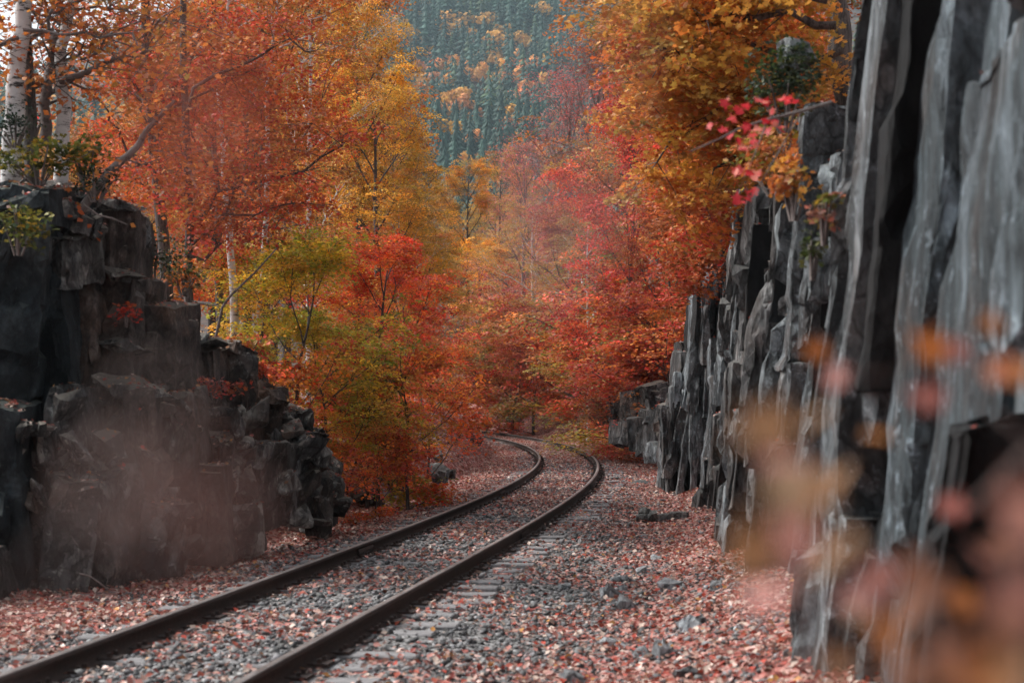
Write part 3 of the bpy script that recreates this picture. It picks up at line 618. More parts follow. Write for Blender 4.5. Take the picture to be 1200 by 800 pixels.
o = add('ledge_leaves', leaf_mesh('ledge_leaves', KITE, lp, nr, .06 * rng.uniform(.6, 1.2, len(lp)), cc_, M_LITTER)); tag(o, 'fallen red and tan leaves caught on the rock ledges', 'fallen leaves', kind='stuff')

# ------------------------------------------------------------------ trees
PAL = {
 'orange': [(.62, .17, .035), (.68, .24, .05), (.55, .12, .03), (.45, .20, .05)],
 'rust':   [(.42, .10, .035), (.52, .15, .04), (.33, .11, .04), (.50, .20, .06)],
 'amber':  [(.66, .32, .06), (.72, .38, .08), (.55, .22, .05), (.42, .30, .07)],
 'olive':  [(.30, .22, .05), (.22, .20, .06), (.42, .26, .06), (.45, .16, .05)],
 'green':  [(.14, .17, .04), (.30, .26, .04), (.10, .12, .035), (.46, .28, .04)],
 'red':    [(.62, .055, .04), (.70, .10, .06), (.50, .05, .04), (.66, .17, .06)],
 'pink':   [(.42, .12, .10), (.34, .13, .12), (.50, .16, .12), (.30, .17, .13)],
 'crimson':[(.45, .045, .05), (.36, .05, .05), (.52, .09, .07), (.40, .14, .07)],
 'yellow': [(.74, .45, .08), (.66, .36, .06), (.78, .40, .07), (.55, .38, .10)],
}
PAL = {k: np.array(v) for k, v in PAL.items()}
def sprays(cen, nrm, rad, per, pals, r, thick=.10, jit=.38):
    n = len(cen); k = per
    a = r.uniform(0, 2 * math.pi, (n, k)); q = np.sqrt(r.random((n, k))) * rad[:, None]
    u = unit(np.cross(nrm, unit(r.normal(size=(n, 3))))); v = np.cross(nrm, u)
    p = cen[:, None] + (np.cos(a) * q)[..., None] * u[:, None] + (np.sin(a) * q)[..., None] * v[:, None] + (r.normal(0, thick, (n, k)) * rad[:, None])[..., None] * nrm[:, None]
    p[..., 2] -= (q ** 2) * .25 / rad[:, None]
    nr = unit(nrm[:, None] + r.normal(0, jit, (n, k, 3)))
    pal = np.concatenate([PAL[x] for x in pals]); base = pal[r.integers(0, len(pal), n)]
    alt = pal[r.integers(0, len(pal), (n, k))]; f = r.uniform(0, .45, (n, k, 1)); c = (base * r.uniform(.6, 1.3, (n, 1)))[:, None] * (1 - f) + alt * f
    c = c * r.uniform(.65, 1.25, (n, k, 1))
    return p.reshape(-1, 3), nr.reshape(-1, 3), c.reshape(-1, 3)

def grow(r, H, R, tr, h0=.2, nl=14, up=.35, sub=5, lean=(0, 0), wob=.25, trunk=None, flatten=1.0):
    """tapered trunk, limbs, side branches; returns the wood and where the leaf sprays hang"""
    T = Tubes(); k = 9
    if trunk is None:
        t = np.linspace(0, 1, k); tp = np.c_[lean[0] * t ** 1.4 + np.cumsum(r.normal(0, wob * .3, k)) * t, lean[1] * t + np.cumsum(r.normal(0, wob * .3, k)) * t, t * H]
        tp[0] = (0, 0, -.4)
    else: tp = np.asarray(trunk, float); k = len(tp); t = np.linspace(0, 1, k)
    trad = tr * (1 - .85 * t) ; trad[0] = tr * 1.25
    T.add(tp, trad, 8); cen, nrm, rad = [], [], []
    def at(f): return np.array([np.interp(f, t, tp[:, i]) for i in range(3)])
    for i in range(nl):
        f = h0 + (1 - h0) * (i + .6) / nl * .97; st = at(f); az = i * 2.4 + r.normal(0, .4)
        g = (f - h0) / (1 - h0); prof = math.sin(math.pi * (.16 + .76 * g)) ** .7
        Ln = R * prof * r.uniform(.7, 1.2); el = up + .7 * g + r.normal(0, .12)
        dv = np.array([math.cos(az) * math.cos(el), math.sin(az) * math.cos(el), math.sin(el) * flatten])
        pts = [st]; dd = dv.copy()
        for j in range(5):
            dd = unit(dd + r.normal(0, .12, 3) + np.array([0, 0, .04])); pts.append(pts[-1] + dd * Ln / 5)
        pts = np.array(pts); br = max(.012, tr * .42 * (1 - g * .6)); T.add(pts, np.linspace(br, .008, 6), 5)
        for j in range(sub + 1):
            fr = .3 + .7 * (j + .5) / (sub + .5) if j < sub else 1.0
            q = np.array([np.interp(fr * 5, range(6), pts[:, m_]) for m_ in range(3)])
            if j < sub:
                sgn = 1 if j % 2 else -1; ra = sgn * r.uniform(.5, 1.15); c_, s_ = math.cos(ra), math.sin(ra)
                sdv = unit(np.array([dd[0] * c_ - dd[1] * s_, dd[0] * s_ + dd[1] * c_, dd[2] * .4 + r.uniform(-.1, .35)]))
                sl = Ln * r.uniform(.28, .5) * (1.15 - fr * .5)
                e = q + sdv * sl + r.normal(0, .06, 3); mdl = (q + e) / 2 + np.array([0, 0, .06 * sl]); T.add([q, mdl, e], [br * .35, br * .22, .005], 3)
                ends = [mdl, e, q + (e - q) * .78 + r.normal(0, .22, 3), e + r.normal(0, .25, 3)]
                for m_ in range(2):
                    tw = e + unit(sdv + r.normal(0, .6, 3)) * sl * .4; T.add([mdl if m_ else e, tw], [.007, .003], 3); ends.append(tw)
            else: ends = [q, q - dd * .4, q + r.normal(0, .2, 3)]
            for x in ends:
                cen.append(x); out = x - at(min(1, f + .02)); out[2] = 0; nrm.append(unit(np.array([0, 0, 1.]) + unit(out) * .28 + r.normal(0, .22, 3))); rad.append(r.uniform(.3, .55) * (R / 3.2) ** .4)
    return T, np.array(cen), np.array(nrm), np.array(rad)

def make_tree(name, seed, H, R, tr, pals, leaves, leaf=.09, wood=M_BARK, shape=KITE, keep=1.0, label=None, cat='tree', loc=(0, 0, 0), group=None, radmul=1.0, zcol=None, cull=None, **kw):
    r = np.random.default_rng(seed); T, c, n, q = grow(r, H, R, tr, **kw)
    root = empty(name, loc, label=label, cat=cat, group=group)
    add('trunk', T.mesh('trunk', wood), root)
    m_ = r.random(len(c)) < keep; c, n, q = c[m_], n[m_], q[m_] * radmul
    if cull is not None: m_ = cull(c + np.array(loc)); c, n, q = c[m_], n[m_], q[m_]
    per = max(3, int(leaves / len(c))); p, nr, col = sprays(c, n, q, per, pals, r)
    if zcol is not None:                       # the leaves turn from another palette towards one end of the tree
        alt = PAL[zcol[0]][r.integers(0, 4, len(p))]; f = np.clip((zcol[1] - p[:, 2]) / zcol[2] + r.normal(0, .25, len(p)), 0, 1)[:, None]
        col = col * (1 - f) + alt * f
    add('crown', leaf_mesh('crown', shape, p, nr, leaf * r.uniform(.7, 1.2, len(p)), col, M_LEAF, r), root)
    return root
def place(root, loc, rz=0, sc=1.0, tint=(1, 1, 1), label=None, group=None):
    root.location = loc; root.rotation_euler = (0, 0, rz); root.scale = (sc, sc, sc) if not isinstance(sc, tuple) else sc
    for ch in root.children:
        if ch.name.startswith('crown'): ch.color = (*tint, 1)
    if label: root['label'] = label
    if group: root['group'] = group
    elif 'group' in root.keys() and label: del root['group']
    return root

# prototypes of forest trees
protos = {}
def proto(key, *a, **kw):
    protos[key] = [make_tree(*a, cat='tree', label='x', keep=.8, **kw), False]
proto('orange', 'maple_tree', 21, 11, 3.4, .16, ['orange', 'orange', 'amber', 'olive'], 26000, nl=17, sub=6)
proto('rust', 'maple_tree', 22, 11.5, 3.2, .15, ['rust', 'orange', 'rust', 'green'], 24000, nl=17, sub=6)
proto('amber', 'maple_tree', 23, 12, 3.2, .16, ['amber', 'yellow', 'yellow', 'olive'], 28000, nl=18, sub=6)
proto('olive', 'birch_tree', 24, 12, 3.0, .13, ['olive', 'amber', 'olive'], 30000, .07, nl=18, sub=6, wood=M_BIRCH)
proto('red', 'maple_tree', 25, 8.5, 3.0, .11, ['red', 'crimson', 'orange'], 24000, nl=15, sub=6, h0=.08)
proto('pink', 'maple_tree', 26, 12, 3.6, .16, ['pink', 'crimson', 'pink'], 11000, .06, nl=20, sub=6, wood=M_TWIG, up=.7)
proto('green', 'maple_sapling', 27, 5.5, 2.4, .06, ['green', 'olive', 'amber'], 14000, .08, nl=12, sub=5)
proto('shrub', 'maple_shrub', 28, 2.6, 1.6, .035, ['red', 'orange', 'rust', 'crimson'], 6000, .08, nl=9, sub=4, h0=.02, up=.35)
proto('shrub_green', 'leafy_shrub', 29, 2.4, 1.6, .035, ['green', 'olive', 'rust'], 6000, .075, nl=9, sub=4, h0=.02, up=.35)
def tree(key, x, y_or_top, d, label, sc=None, tint=(1, 1, 1), group=None, rz=None, top=None, wide=1.0):
    pr = protos[key]
    if not pr[1]: o = pr[0]; pr[1] = True
    else: o = copy_tree(pr[0])
    X = (x - 600) / F * d; z = hz(X, d)
    if top is not None:                         # as tall as it looks
        H = {'orange': 11.5, 'rust': 12, 'amber': 12.5, 'olive': 12.5, 'red': 9, 'pink': 13, 'green': 5.9, 'shrub': 2.9, 'shrub_green': 2.7}[key]
        sc = (EYE + (464 - top) / F * d - z) / H
    sc = sc or 1.0
    return place(o, (X, d, z - .05), rb.uniform(0, 6.28) if rz is None else rz, (sc * wide, sc * wide, sc), tint, label, group)

# left of the track
tree('orange', 150, 0, 31, 'orange maple behind the birches, left end of the wood', top=160, wide=1.1, tint=(1.15, .85, .9))
tree('rust', 262, 0, 29, 'rust red maple over the white birch stems on the left', top=-60, tint=(1.25, .8, .8))
tree('orange', 310, 0, 34, 'tall orange maple in the middle of the left wood', top=-80, tint=(1.1, .78, .8), wide=.9)
tree('rust', 90, 0, 40, 'rust maple seen through the birch trunks', top=170, wide=1.1)
tree('olive', 362, 0, 38, 'olive and gold birch rising to the top edge left of the mountain gap', top=-90, wide=.75, tint=(1.35, 1.25, 1))
tree('amber', 442, 0, 43, 'golden orange tree with rounded top at the left edge of the mountain gap', top=88, wide=1.0, tint=(1.4, 1.3, .9))
tree('amber', 418, 0, 45, 'dense golden tree between the red maples and the mountain gap', top=20, wide=.8, tint=(1.25, 1.1, .9))
tree('amber', 462, 0, 50, 'lower golden green tree filling the left side of the gap', top=165, wide=1.15, tint=(1.2, 1.25, .9))
tree('olive', 466, 0, 44, 'olive green birch below the golden tree left of the gap', top=215, wide=1.1, tint=(1.3, 1.3, 1))
tree('orange', 372, 0, 52, 'tall orange maple with red top behind the olive birch', top=-40, wide=.8, tint=(1.1, .9, .8))
tree('olive', 488, 0, 62, 'slim olive tree on the right edge of the left wood', top=255, wide=.9, tint=(1.3, 1.3, 1))
for i, (x, d, tp, k) in enumerate([(60, 48, 180, 'orange'), (250, 50, 30, 'orange'), (290, 48, 0, 'amber'), (335, 58, 20, 'rust'), (-60, 30, 190, 'rust'), (275, 66, 60, 'orange'), (425, 72, 200, 'amber'), (150, 62, 165, 'rust'), (20, 60, 190, 'orange'), (370, 80, 120, 'orange'), (505, 84, 300, 'amber'), (470, 60, 260, 'orange'), (90, 75, 180, 'amber'), (320, 85, 100, 'rust')]):
    tree(k, x, 0, d, 'autumn tree deeper in the wood behind the left rocks', top=tp, wide=1.15, group='autumn trees deeper in the left wood')
for i, (x, d, k, tp) in enumerate([(335, 25.6, 'green', 292), (392, 26.6, 'green', 380), (305, 27.5, 'green', 300), (430, 29, 'green', 430)]):
    tree(k, x, 0, d, ['yellow green maple sapling just right of the birch stems', 'yellow green sapling below the scarlet maple', 'green gold sapling behind the white birch stem', 'olive sapling low behind the scarlet maple'][i], top=tp, wide=1.25, tint=(1.55, 1.9, 1.0))
tree('red', 440, 0, 30, 'scarlet orange maple with bright layered leaves beside the mound', top=296, wide=1.35, tint=(1.45, 1.3, .9))
tree('red', 478, 0, 37, 'scarlet maple leaning out over the leafy mound', top=330, wide=1.0, tint=(1.4, 1.3, 1))
for i, (x, d, k, tp, lab) in enumerate([(342, 25.0, 'shrub', 425, 'orange shrub on top of the low end of the left outcrop'), (405, 28, 'shrub_green', 455, 'green shrub between the outcrop and the tilted slab'), (430, 30, 'shrub_green', 440, 'olive shrub behind the tilted pale slab'), (500, 33, 'shrub', 440, 'orange shrub hanging over the split boulder'),
        (505, 52, 'shrub', 415, 'orange red shrub on the mound near the bend'), (530, 78, 'shrub', 410, 'orange shrub at the far end of the mound'), (517, 66, 'shrub_green', 430, 'gold green shrub on the far mound'), (478, 28.6, 'shrub', 410, 'scarlet shrub in front of the scarlet maple over the boulders'), (440, 27.5, 'shrub', 500, 'low orange shrub beside the grey boulders'), (395, 26, 'shrub', 520, 'small red shrub at the right foot of the left outcrop')]):
    tree(k, x, 0, d, lab, top=tp, wide=1.1, tint=(1.4, 1.6, 1))

# behind the bend
tree('amber', 548, 0, 112, 'tall yellow orange tree in the middle behind the bend', top=200, wide=1.0, tint=(1.45, 1.2, .8))
tree('amber', 520, 0, 130, 'hazy orange tree left of the tall one in the gap', top=215, wide=1.0)
tree('orange', 585, 0, 125, 'hazy orange tree with low top below the mountain', top=190, wide=1.1, tint=(1, 1.2, 1.3))
tree('green', 582, 0, 92, 'dark green bush at the far bend', top=370, wide=.75)
tree('amber', 560, 0, 98, 'gold tree directly behind the rails where they vanish', top=290, wide=1.2, tint=(1.5, 1.25, .8))
tree('olive', 625, 0, 86, 'grey olive birch in the middle behind the red bushes', top=240, wide=1.2, tint=(1.3, 1.3, 1.3))
tree('pink', 612, 0, 92, 'pale pink thin-leaved tree nearest the gap', top=165, wide=1.1, tint=(1.5, 1.5, 1.5))
tree('pink', 668, 0, 84, 'pink twiggy tree with bare top beside the mountain', top=85, wide=1.25, tint=(1.4, 1.2, 1.3))
tree('pink', 705, 0, 76, 'crimson pink twiggy tree below the orange branches', top=40, wide=1.1, tint=(.95, .75, .8))
tree('olive', 775, 0, 74, 'olive gold tree on the right bank behind the crimson tree', top=60, wide=1.0, tint=(1.3, 1.25, 1))
tree('red', 735, 0, 56, 'bright red maple with layered sprays high on the right bank', top=130, wide=.9, tint=(1.2, .8, .9))
tree('rust', 850, 0, 60, 'rust maple standing tall behind the right wall', top=-60, wide=1.0, tint=(1.2, 1.2, 1))
tree('olive', 690, 0, 66, 'olive tree low on the right bank', top=255, wide=1.2)
tree('red', 680, 0, 70, 'dull red maple above the bushes of the bank', top=250, wide=1.2, tint=(.8, .9, 1))
tree('red', 790, 0, 50, 'crimson maple against the end of the right wall', top=255, wide=1.1, tint=(.85, .9, .9))
tree('orange', 830, 0, 46, 'orange red maple behind the top of the far buttress', top=120, wide=1.0, tint=(1, .75, .8))
for i, (x, d, k, tp) in enumerate([(694, 76, 'shrub_green', 430), (690, 74, 'shrub_green', 370), (730, 62, 'shrub_green', 400), (560, 90, 'shrub_green', 425), (600, 84, 'shrub', 440), (640, 94, 'shrub_green', 450), (676, 84, 'shrub_green', 450), (702, 78, 'shrub', 430), (585, 100, 'shrub', 380), (640, 96, 'shrub', 330), (680, 88, 'shrub_green', 330), (575, 96, 'shrub', 452), (610, 92, 'shrub', 462), (555, 104, 'shrub_green', 440), (728, 62, 'shrub_green', 458), (760, 47, 'shrub', 452), (600, 82, 'shrub_green', 395), (625, 78, 'shrub', 400), (690, 80, 'shrub', 385), (706, 72, 'shrub_green', 400), (722, 68, 'shrub', 380), (735, 64, 'shrub_green', 410), (750, 58, 'shrub', 385), (745, 55, 'shrub', 400), (765, 52, 'shrub_green', 390), (640, 88, 'shrub', 360), (715, 70, 'shrub', 350), (740, 66, 'shrub_green', 345), (770, 58, 'shrub', 340), (800, 50, 'shrub', 345), (675, 80, 'shrub', 350), (612, 90, 'shrub', 350), (785, 47, 'shrub', 395), (755, 49, 'shrub', 430), (738, 58, 'shrub', 440), (716, 68, 'shrub', 440), (756, 50, 'shrub_green', 448), (570, 88, 'shrub_green', 420), (590, 95, 'shrub', 400), (645, 95, 'shrub', 440)]):
    tree(k, x, 0, d, 'red and olive bush on the bank beyond the bend', top=tp, wide=1.5, tint=[(1.3, 1.3, 1.2), (1.0, .85, .95), (1.35, 1.6, 1.2), (1.1, 1.25, 1.4)][i % 4], group='bushes covering the bank beyond the bend')
for i, (x, d, k, tp) in enumerate([(540, 160, 'amber', 250), (490, 150, 'orange', 230), (620, 150, 'orange', 220), (660, 130, 'rust', 200), (735, 110, 'rust', 150), (790, 95, 'orange', 60), (850, 90, 'orange', 0), (580, 180, 'amber', 240), (462, 120, 'amber', 215), (700, 150, 'amber', 200), (400, 110, 'orange', 90), (770, 75, 'rust', -40), (850, 60, 'orange', -60), (900, 50, 'rust', -60)]):
    tree(k, x, 0, d, 'autumn tree further back beyond the bend', top=tp, wide=1.2, group='autumn trees further back beyond the bend')

ORD = ['first', 'second', 'third', 'fourth', 'fifth', 'sixth', 'seventh', 'eighth', 'ninth', 'tenth', 'eleventh', 'twelfth', 'thirteenth', 'fourteenth', 'fifteenth', 'sixteenth', 'seventeenth', 'eighteenth', 'nineteenth', 'twentieth']
def told_apart(group, rows, text, hue):
    os_ = [o for o in C.objects if o.get('group') == group]
    os_.sort(key=lambda o: o.location.y); k = len(rows); n = len(os_)
    for q in range(k):
        row = sorted(os_[q * n // k:(q + 1) * n // k], key=lambda o: o.location.x / o.location.y)
        for i, o in enumerate(row):
            o['label'] = f"{hue(o)} {text}, {ORD[i]} from the left in the {rows[q]}" if rows[q] else f"{hue(o)} {text}, {ORD[i]} from the left"
def hue(o): 
    st = o.name.split('.')[0]; c = [ch for ch in o.children if ch.name.startswith('crown')][0].color
    return {'leafy_shrub': 'olive', 'maple_shrub': 'red', 'birch_tree': 'olive'}.get(st, 'orange')
told_apart('bushes covering the bank beyond the bend', ['front row', 'middle row', 'back row'], 'bush on the bank beyond the bend', hue)
told_apart('autumn trees deeper in the left wood', [''], 'tree deeper in the wood behind the left rocks', hue)
told_apart('autumn trees further back beyond the bend', [''], 'tree far back beyond the bend', hue)

# ---- single trunks in front of the left wood
def stem_tree(name, label, pts, wood, r0, r1, seed, pals, leaves, limbs=(), spr=.5, leaf=.085, shape=KITE, crown=None):
    """a trunk that follows the given points, given limbs, sprays of leaves on the limbs"""
    r = np.random.default_rng(seed); base = Vector(pts[0]); root = empty(name, base, label=label, cat='tree')
    T = Tubes(); q = np.array([list(Vector(p) - base) for p in pts]); q[0, 2] -= .5
    t = np.linspace(0, 1, len(q)); tt = np.linspace(0, 1, 14); q2 = np.c_[[np.interp(tt, t, q[:, i]) for i in range(3)]].T; q2[1:-1] += r.normal(0, r0 * .16, (12, 3))
    T.add(q2, np.linspace(r0, r1, 14), 10); cen = []
    if name.endswith('tree'):                  # the top goes on above the picture
        e0 = q2[-1]; tip = [e0, e0 + (.15, .1, 1.3), e0 + (.1, .25, 2.6), e0 + (.25, .2, 3.9)]; T.add(tip, [r1, r1 * .7, r1 * .4, .006], 8)
        for j in range(16):
            st = e0 + np.array([.1, .15, 3.6 * (j + .5) / 16]); az = j * 2.4; ln_k = r.uniform(.7, 1.6) * (1.15 - j / 20); e = st + np.array([math.cos(az) * ln_k, math.sin(az) * ln_k, .5 * ln_k]); T.add([st, (st + e) / 2 + (0, 0, .08), e], [.02, .012, .004], 4)
            cen += [e, (st + e) / 2, e + r.normal(0, .3, 3)]
    LT = Tubes()
    for (lp, ra, rb_) in limbs:
        l = np.array([list(Vector(p) - base) for p in lp]); t = np.linspace(0, 1, len(l)); tt = np.linspace(0, 1, 9); l2 = np.c_[[np.interp(tt, t, l[:, i]) for i in range(3)]].T
        l2[1:-1] += r.normal(0, .05, (7, 3)); LT.add(l2, np.linspace(ra, rb_, 9), 6)
        for j in range(2, 9):
            for m_ in range(3):
                dv = unit(r.normal(size=3) * np.array([1, 1, .6])) * r.uniform(.4, 1.1); e = l2[j] + dv; LT.add([l2[j], l2[j] + dv * .5 + r.normal(0, .06, 3), e], [rb_ * .7, rb_ * .5, .003], 3); cen += [e, l2[j] + dv * .6]
    add('trunk', T.mesh('trunk', wood), root)
    if limbs: add('limb', LT.mesh('limb', wood if wood is not M_BIRCH else M_TWIG), root)
    if crown:
        for (cp, cr, nn_) in crown:
            c0 = np.array(list(Vector(cp) - base)); cen += list(c0 + unit(r.normal(size=(nn_, 3))) * (r.random((nn_, 1)) ** .4) * np.array(cr))
    if cen and leaves:
        cen = np.array(cen); nr = unit(np.array([0, 0, 1.]) + r.normal(0, .3, cen.shape)); rad = np.full(len(cen), spr) * r.uniform(.6, 1.2, len(cen))
        p, n2, col = sprays(cen, nr, rad, max(3, int(leaves * (1.35 if name.endswith('tree') else 1)) // len(cen)), pals, r)
        add('crown', leaf_mesh('crown', shape, p, n2, leaf * r.uniform(.7, 1.2, len(p)), col, M_LEAF, r), root)
    return root
def PL(d, *xy): return [P(x, y, d) for x, y in xy]
stem_tree('birch_tree', 'white birch with thick pale trunk at the left edge above the outcrop', PL(18.6, (12, 190), (17, 120), (24, 60), (30, -10), (40, -140)), M_BIRCH, .115, .07, 31, ['orange', 'rust'], 800,
          [(PL(18.4, (22, 45), (-20, 50), (-80, 60)), .03, .01), (PL(18.3, (27, 35), (80, 38), (140, 44), (175, 60)), .022, .008), (PL(18.8, (20, 60), (60, 25), (90, -30)), .03, .012), (PL(18.5, (34, -60), (-20, -20), (-60, 30)), .03, .01)], spr=.42, shape=LOBE)
stem_tree('birch_tree', 'twin stemmed birch with peeling bark second from the left edge', PL(19.4, (70, 175), (74, 110), (70, 70), (84, 5), (95, -120)), M_BIRCH, .085, .05, 32, ['orange', 'rust', 'amber'], 1500,
          [(PL(19.4, (52, 170), (55, 120), (58, 70), (74, 30), (60, -20)), .07, .035), (PL(19.3, (72, 95), (110, 85), (140, 72), (168, 52), (190, 20)), .045, .014), (PL(19.5, (60, 110), (100, 70), (130, 40), (170, 20)), .02, .008), (PL(19.2, (84, 5), (120, -5), (160, 15)), .025, .01), (PL(19.6, (75, 60), (40, 15), (0, -20)), .03, .01)], spr=.42, shape=LOBE)
stem_tree('tree', 'thin black trunk between the two birches', PL(19.0, (38, 185), (35, 130), (32, 80), (30, 20), (34, -60)), M_BARK, .085, .04, 33, ['rust'], 300, [(PL(19, (34, 110), (60, 95), (90, 40)), .02, .01)], spr=.4)
stem_tree('maple_tree', 'brown maple trunk leaning left behind the upper outcrop', PL(25.5, (200, 400), (193, 300), (184, 200), (176, 120), (170, 40), (168, -80)), M_BARK, .10, .06, 34, ['orange', 'red', 'orange'], 9000,
          [(PL(25.2, (182, 185), (210, 90), (250, 20)), .04, .015), (PL(25.4, (186, 220), (140, 150), (110, 110)), .03, .01), (PL(25.0, (176, 120), (130, 60), (90, 30)), .03, .01), (PL(24.8, (178, 140), (230, 110), (300, 80)), .03, .01)], spr=.4, leaf=.072, crown=[(P(225, 60, 26.5), (1.2, 1.0, 1.1), 70), (P(160, 20, 25.5), (1.1, .8, .35), 18), (P(160, 225, 26.8), (.9, .6, .4), 24)])
stem_tree('maple_tree', 'straight dark maple trunk in the left wood with long sweeping limbs', PL(24.5, (222, 430), (221, 340), (221, 250), (219, 160), (216, 80), (212, -80)), M_BARK, .075, .045, 35, ['orange', 'red', 'rust'], 11000,
          [(PL(24.3, (222, 262), (250, 235), (290, 215), (345, 205), (385, 180), (402, 158)), .035, .012), (PL(24.4, (222, 290), (260, 262), (300, 250), (345, 238)), .025, .01), (PL(24.4, (222, 300), (250, 285), (262, 255), (275, 215), (310, 180)), .03, .01), (PL(24.2, (222, 250), (205, 200), (212, 170)), .02, .008), (PL(24.2, (283, 215), (300, 170), (312, 120)), .014, .005), (PL(24.2, (220, 130), (270, 80), (330, 50), (370, 60)), .03, .01)], spr=.4, leaf=.072, crown=[(P(285, 60, 26.2), (1.4, 1, 1.0), 90), (P(340, 130, 26.8), (1.1, .8, .8), 50)])
stem_tree('birch_tree', 'slender white birch stem rising behind the outcrop shoulder', PL(26.5, (277, 400), (274, 350), (271, 300), (268, 262), (262, 190), (255, 100)), M_BIRCH, .075, .03, 36, ['orange'], 500, [(PL(26.4, (268, 265), (290, 230), (310, 160)), .02, .008)], spr=.4)
stem_tree('birch_tree', 'thin spotted birch stem right of the slender white one', PL(28.5, (302, 420), (306, 350), (311, 270), (314, 190), (313, 100)), M_BIRCH, .065, .03, 37, ['orange', 'amber'], 500, [(PL(28.4, (308, 340), (330, 300), (360, 280)), .012, .006), (PL(28.4, (312, 250), (340, 262), (388, 262)), .015, .006)], spr=.4)
stem_tree('fallen_branch', 'pale bare branch rising diagonally in front of the birch stems', PL(24.2, (246, 380), (262, 355), (282, 335), (300, 318), (325, 290)), M_TWIG, .022, .01, 38, ['orange'], 0)
bpy.data.objects['fallen_branch']['category'] = 'branch'
stem_tree('bent_branch', 'crooked pale branch reaching right over the left outcrop top', PL(18.0, (95, 190), (140, 188), (158, 178), (168, 158), (184, 140), (205, 118)), M_TWIG, .05, .02, 39, ['orange', 'rust'], 600, [(PL(18, (184, 145), (168, 128), (160, 108)), .015, .006), (PL(18, (135, 186), (170, 192), (220, 186)), .012, .005)], spr=.35)
bpy.data.objects['bent_branch']['category'] = 'branch'
tw = Tubes(); tw.add([list(p - P(120, 250, 17.6)) for p in PL(17.6, (96, 238), (115, 252), (132, 256), (149, 263))], [.012, .01, .01, .006], 5)
o = add('dead_twig', tw.mesh('dead_twig', M_TWIG), None, P(120, 250, 17.6)); tag(o, 'bare dead twig lying on the upper edge of the left outcrop', 'twig')
tw = Tubes(); tw.add([list(p - P(105, 680, 17)) for p in PL(16.4, (93, 672), (104, 674), (116, 682), (126, 690))], [.01, .012, .01, .012], 5)
o = add('dead_twig', tw.mesh('dead_twig', M_TWIG), None, P(105, 680, 17)); tag(o, 'bent pale twig at the foot of the left outcrop', 'twig')

# ---- leafy plants on the rocks
def clump(name, label, cen, rad, n, pals, leaf=.06, seed=0, shape=LOBE, spr=.16, cat='plant', tint=1.0, stems=10):
    r = np.random.default_rng(seed + 900); root = empty(name, Vector(cen) - Vector((0, 0, rad[2])), label=label, cat=cat); T = Tubes()
    c = unit(r.normal(size=(n, 3))) * (r.random((n, 1)) ** .5) * np.array(rad) + np.array([0, 0, rad[2]])
    for i in r.choice(n, min(stems, n), replace=False): T.add([(c[i, 0] * .2, c[i, 1] * .2, -.1), c[i] * np.array([.7, .7, .6]), c[i]], [.012, .008, .004], 4)
    nr = unit(np.array([0, 0, 1.]) + r.normal(0, .35, c.shape)); p, n2, col = sprays(c, nr, np.full(n, spr), 9, pals, r)
    add('stem', T.mesh('stem', M_TWIG), root); add('foliage', leaf_mesh('foliage', shape, p, n2, leaf * r.uniform(.7, 1.2, len(p)), col * tint, M_LEAF, r), root); return root
PAL['fern'] = np.array([(.07, .10, .025), (.11, .13, .03), (.05, .075, .03), (.16, .13, .03)])
PAL['spruce'] = np.array([(.02, .04, .022), (.03, .05, .025), (.025, .045, .03), (.02, .03, .02)])
PAL['moss'] = np.array([(.06, .085, .02), (.05, .06, .02), (.10, .10, .03), (.04, .05, .03)])
PAL['straw'] = np.array([(.45, .33, .18), (.38, .25, .14), (.5, .3, .2), (.3, .2, .12)])
clump('leafy_plant', 'green leafy plant at the foot of the birches on the outcrop top', P(45, 182, 18.0), (.55, .3, .22), 60, ['fern', 'green'], .07, 1)
clump('leafy_plant', 'yellow green plant right of the twin birch on the outcrop top', P(98, 178, 18.2), (.35, .3, .2), 40, ['green', 'fern'], .07, 2)
clump('leafy_plant', 'green plant hanging over the upper left edge of the outcrop', P(22, 262, 17.0), (.3, .3, .22), 46, ['fern', 'green'], .065, 3)
clump('spruce_sapling', 'dark little spruce bough over the corner of the upper outcrop', P(112, 208, 17.9), (.25, .25, .16), 60, ['spruce'], .035, 4, KITE, .1)
clump('spruce_sapling', 'dark spruce bough in front of the birch trunk', P(18, 140, 18.0), (.3, .25, .2), 60, ['spruce'], .04, 5, KITE, .1)
clump('spruce_sapling', 'small spruce on the ledge below the two maple trunks', P(180, 298, 20.5), (.45, .35, .28), 80, ['spruce', 'moss'], .045, 6, KITE, .12)
clump('leafy_plant', 'mossy green and orange plant on the ledge beside the dark maple trunk', P(215, 318, 21), (.3, .3, .2), 50, ['moss', 'orange'], .06, 7)
clump('leafy_plant', 'orange plant at the right end of the outcrop ledge', P(285, 405, 22.5), (.4, .3, .2), 60, ['orange', 'green', 'red'], .07, 8)
clump('leafy_plant', 'orange seedling leaves on the broken end of the outcrop', P(300, 432, 22), (.28, .2, .15), 30, ['orange', 'red'], .07, 9)
clump('leafy_plant', 'pinkish seedling on the lower ledge of the left outcrop', P(250, 452, 20.6), (.4, .25, .1), 30, ['pink', 'red'], .06, 10)
clump('leafy_plant', 'tiny red leaved plant in a crack of the left outcrop', P(148, 362, 18.8), (.08, .08, .1), 8, ['red'], .06, 11)
clump('fern', 'straw coloured fern drooping at the end of the right bank', P(705, 478, 49), (.6, .5, .4), 70, ['straw'], .12, 12, KITE, .25)
clump('leafy_plant', 'ochre maple seedling growing from the middle of the right wall', P(930, 208, 12.5), (.13, .15, .22), 26, ['amber', 'rust'], .06, 13, spr=.1)
clump('leafy_plant', 'green and pink plant in a crack near the big dark recess', P(966, 246, 10.5), (.06, .1, .12), 18, ['green', 'pink'], .05, 14, spr=.08)
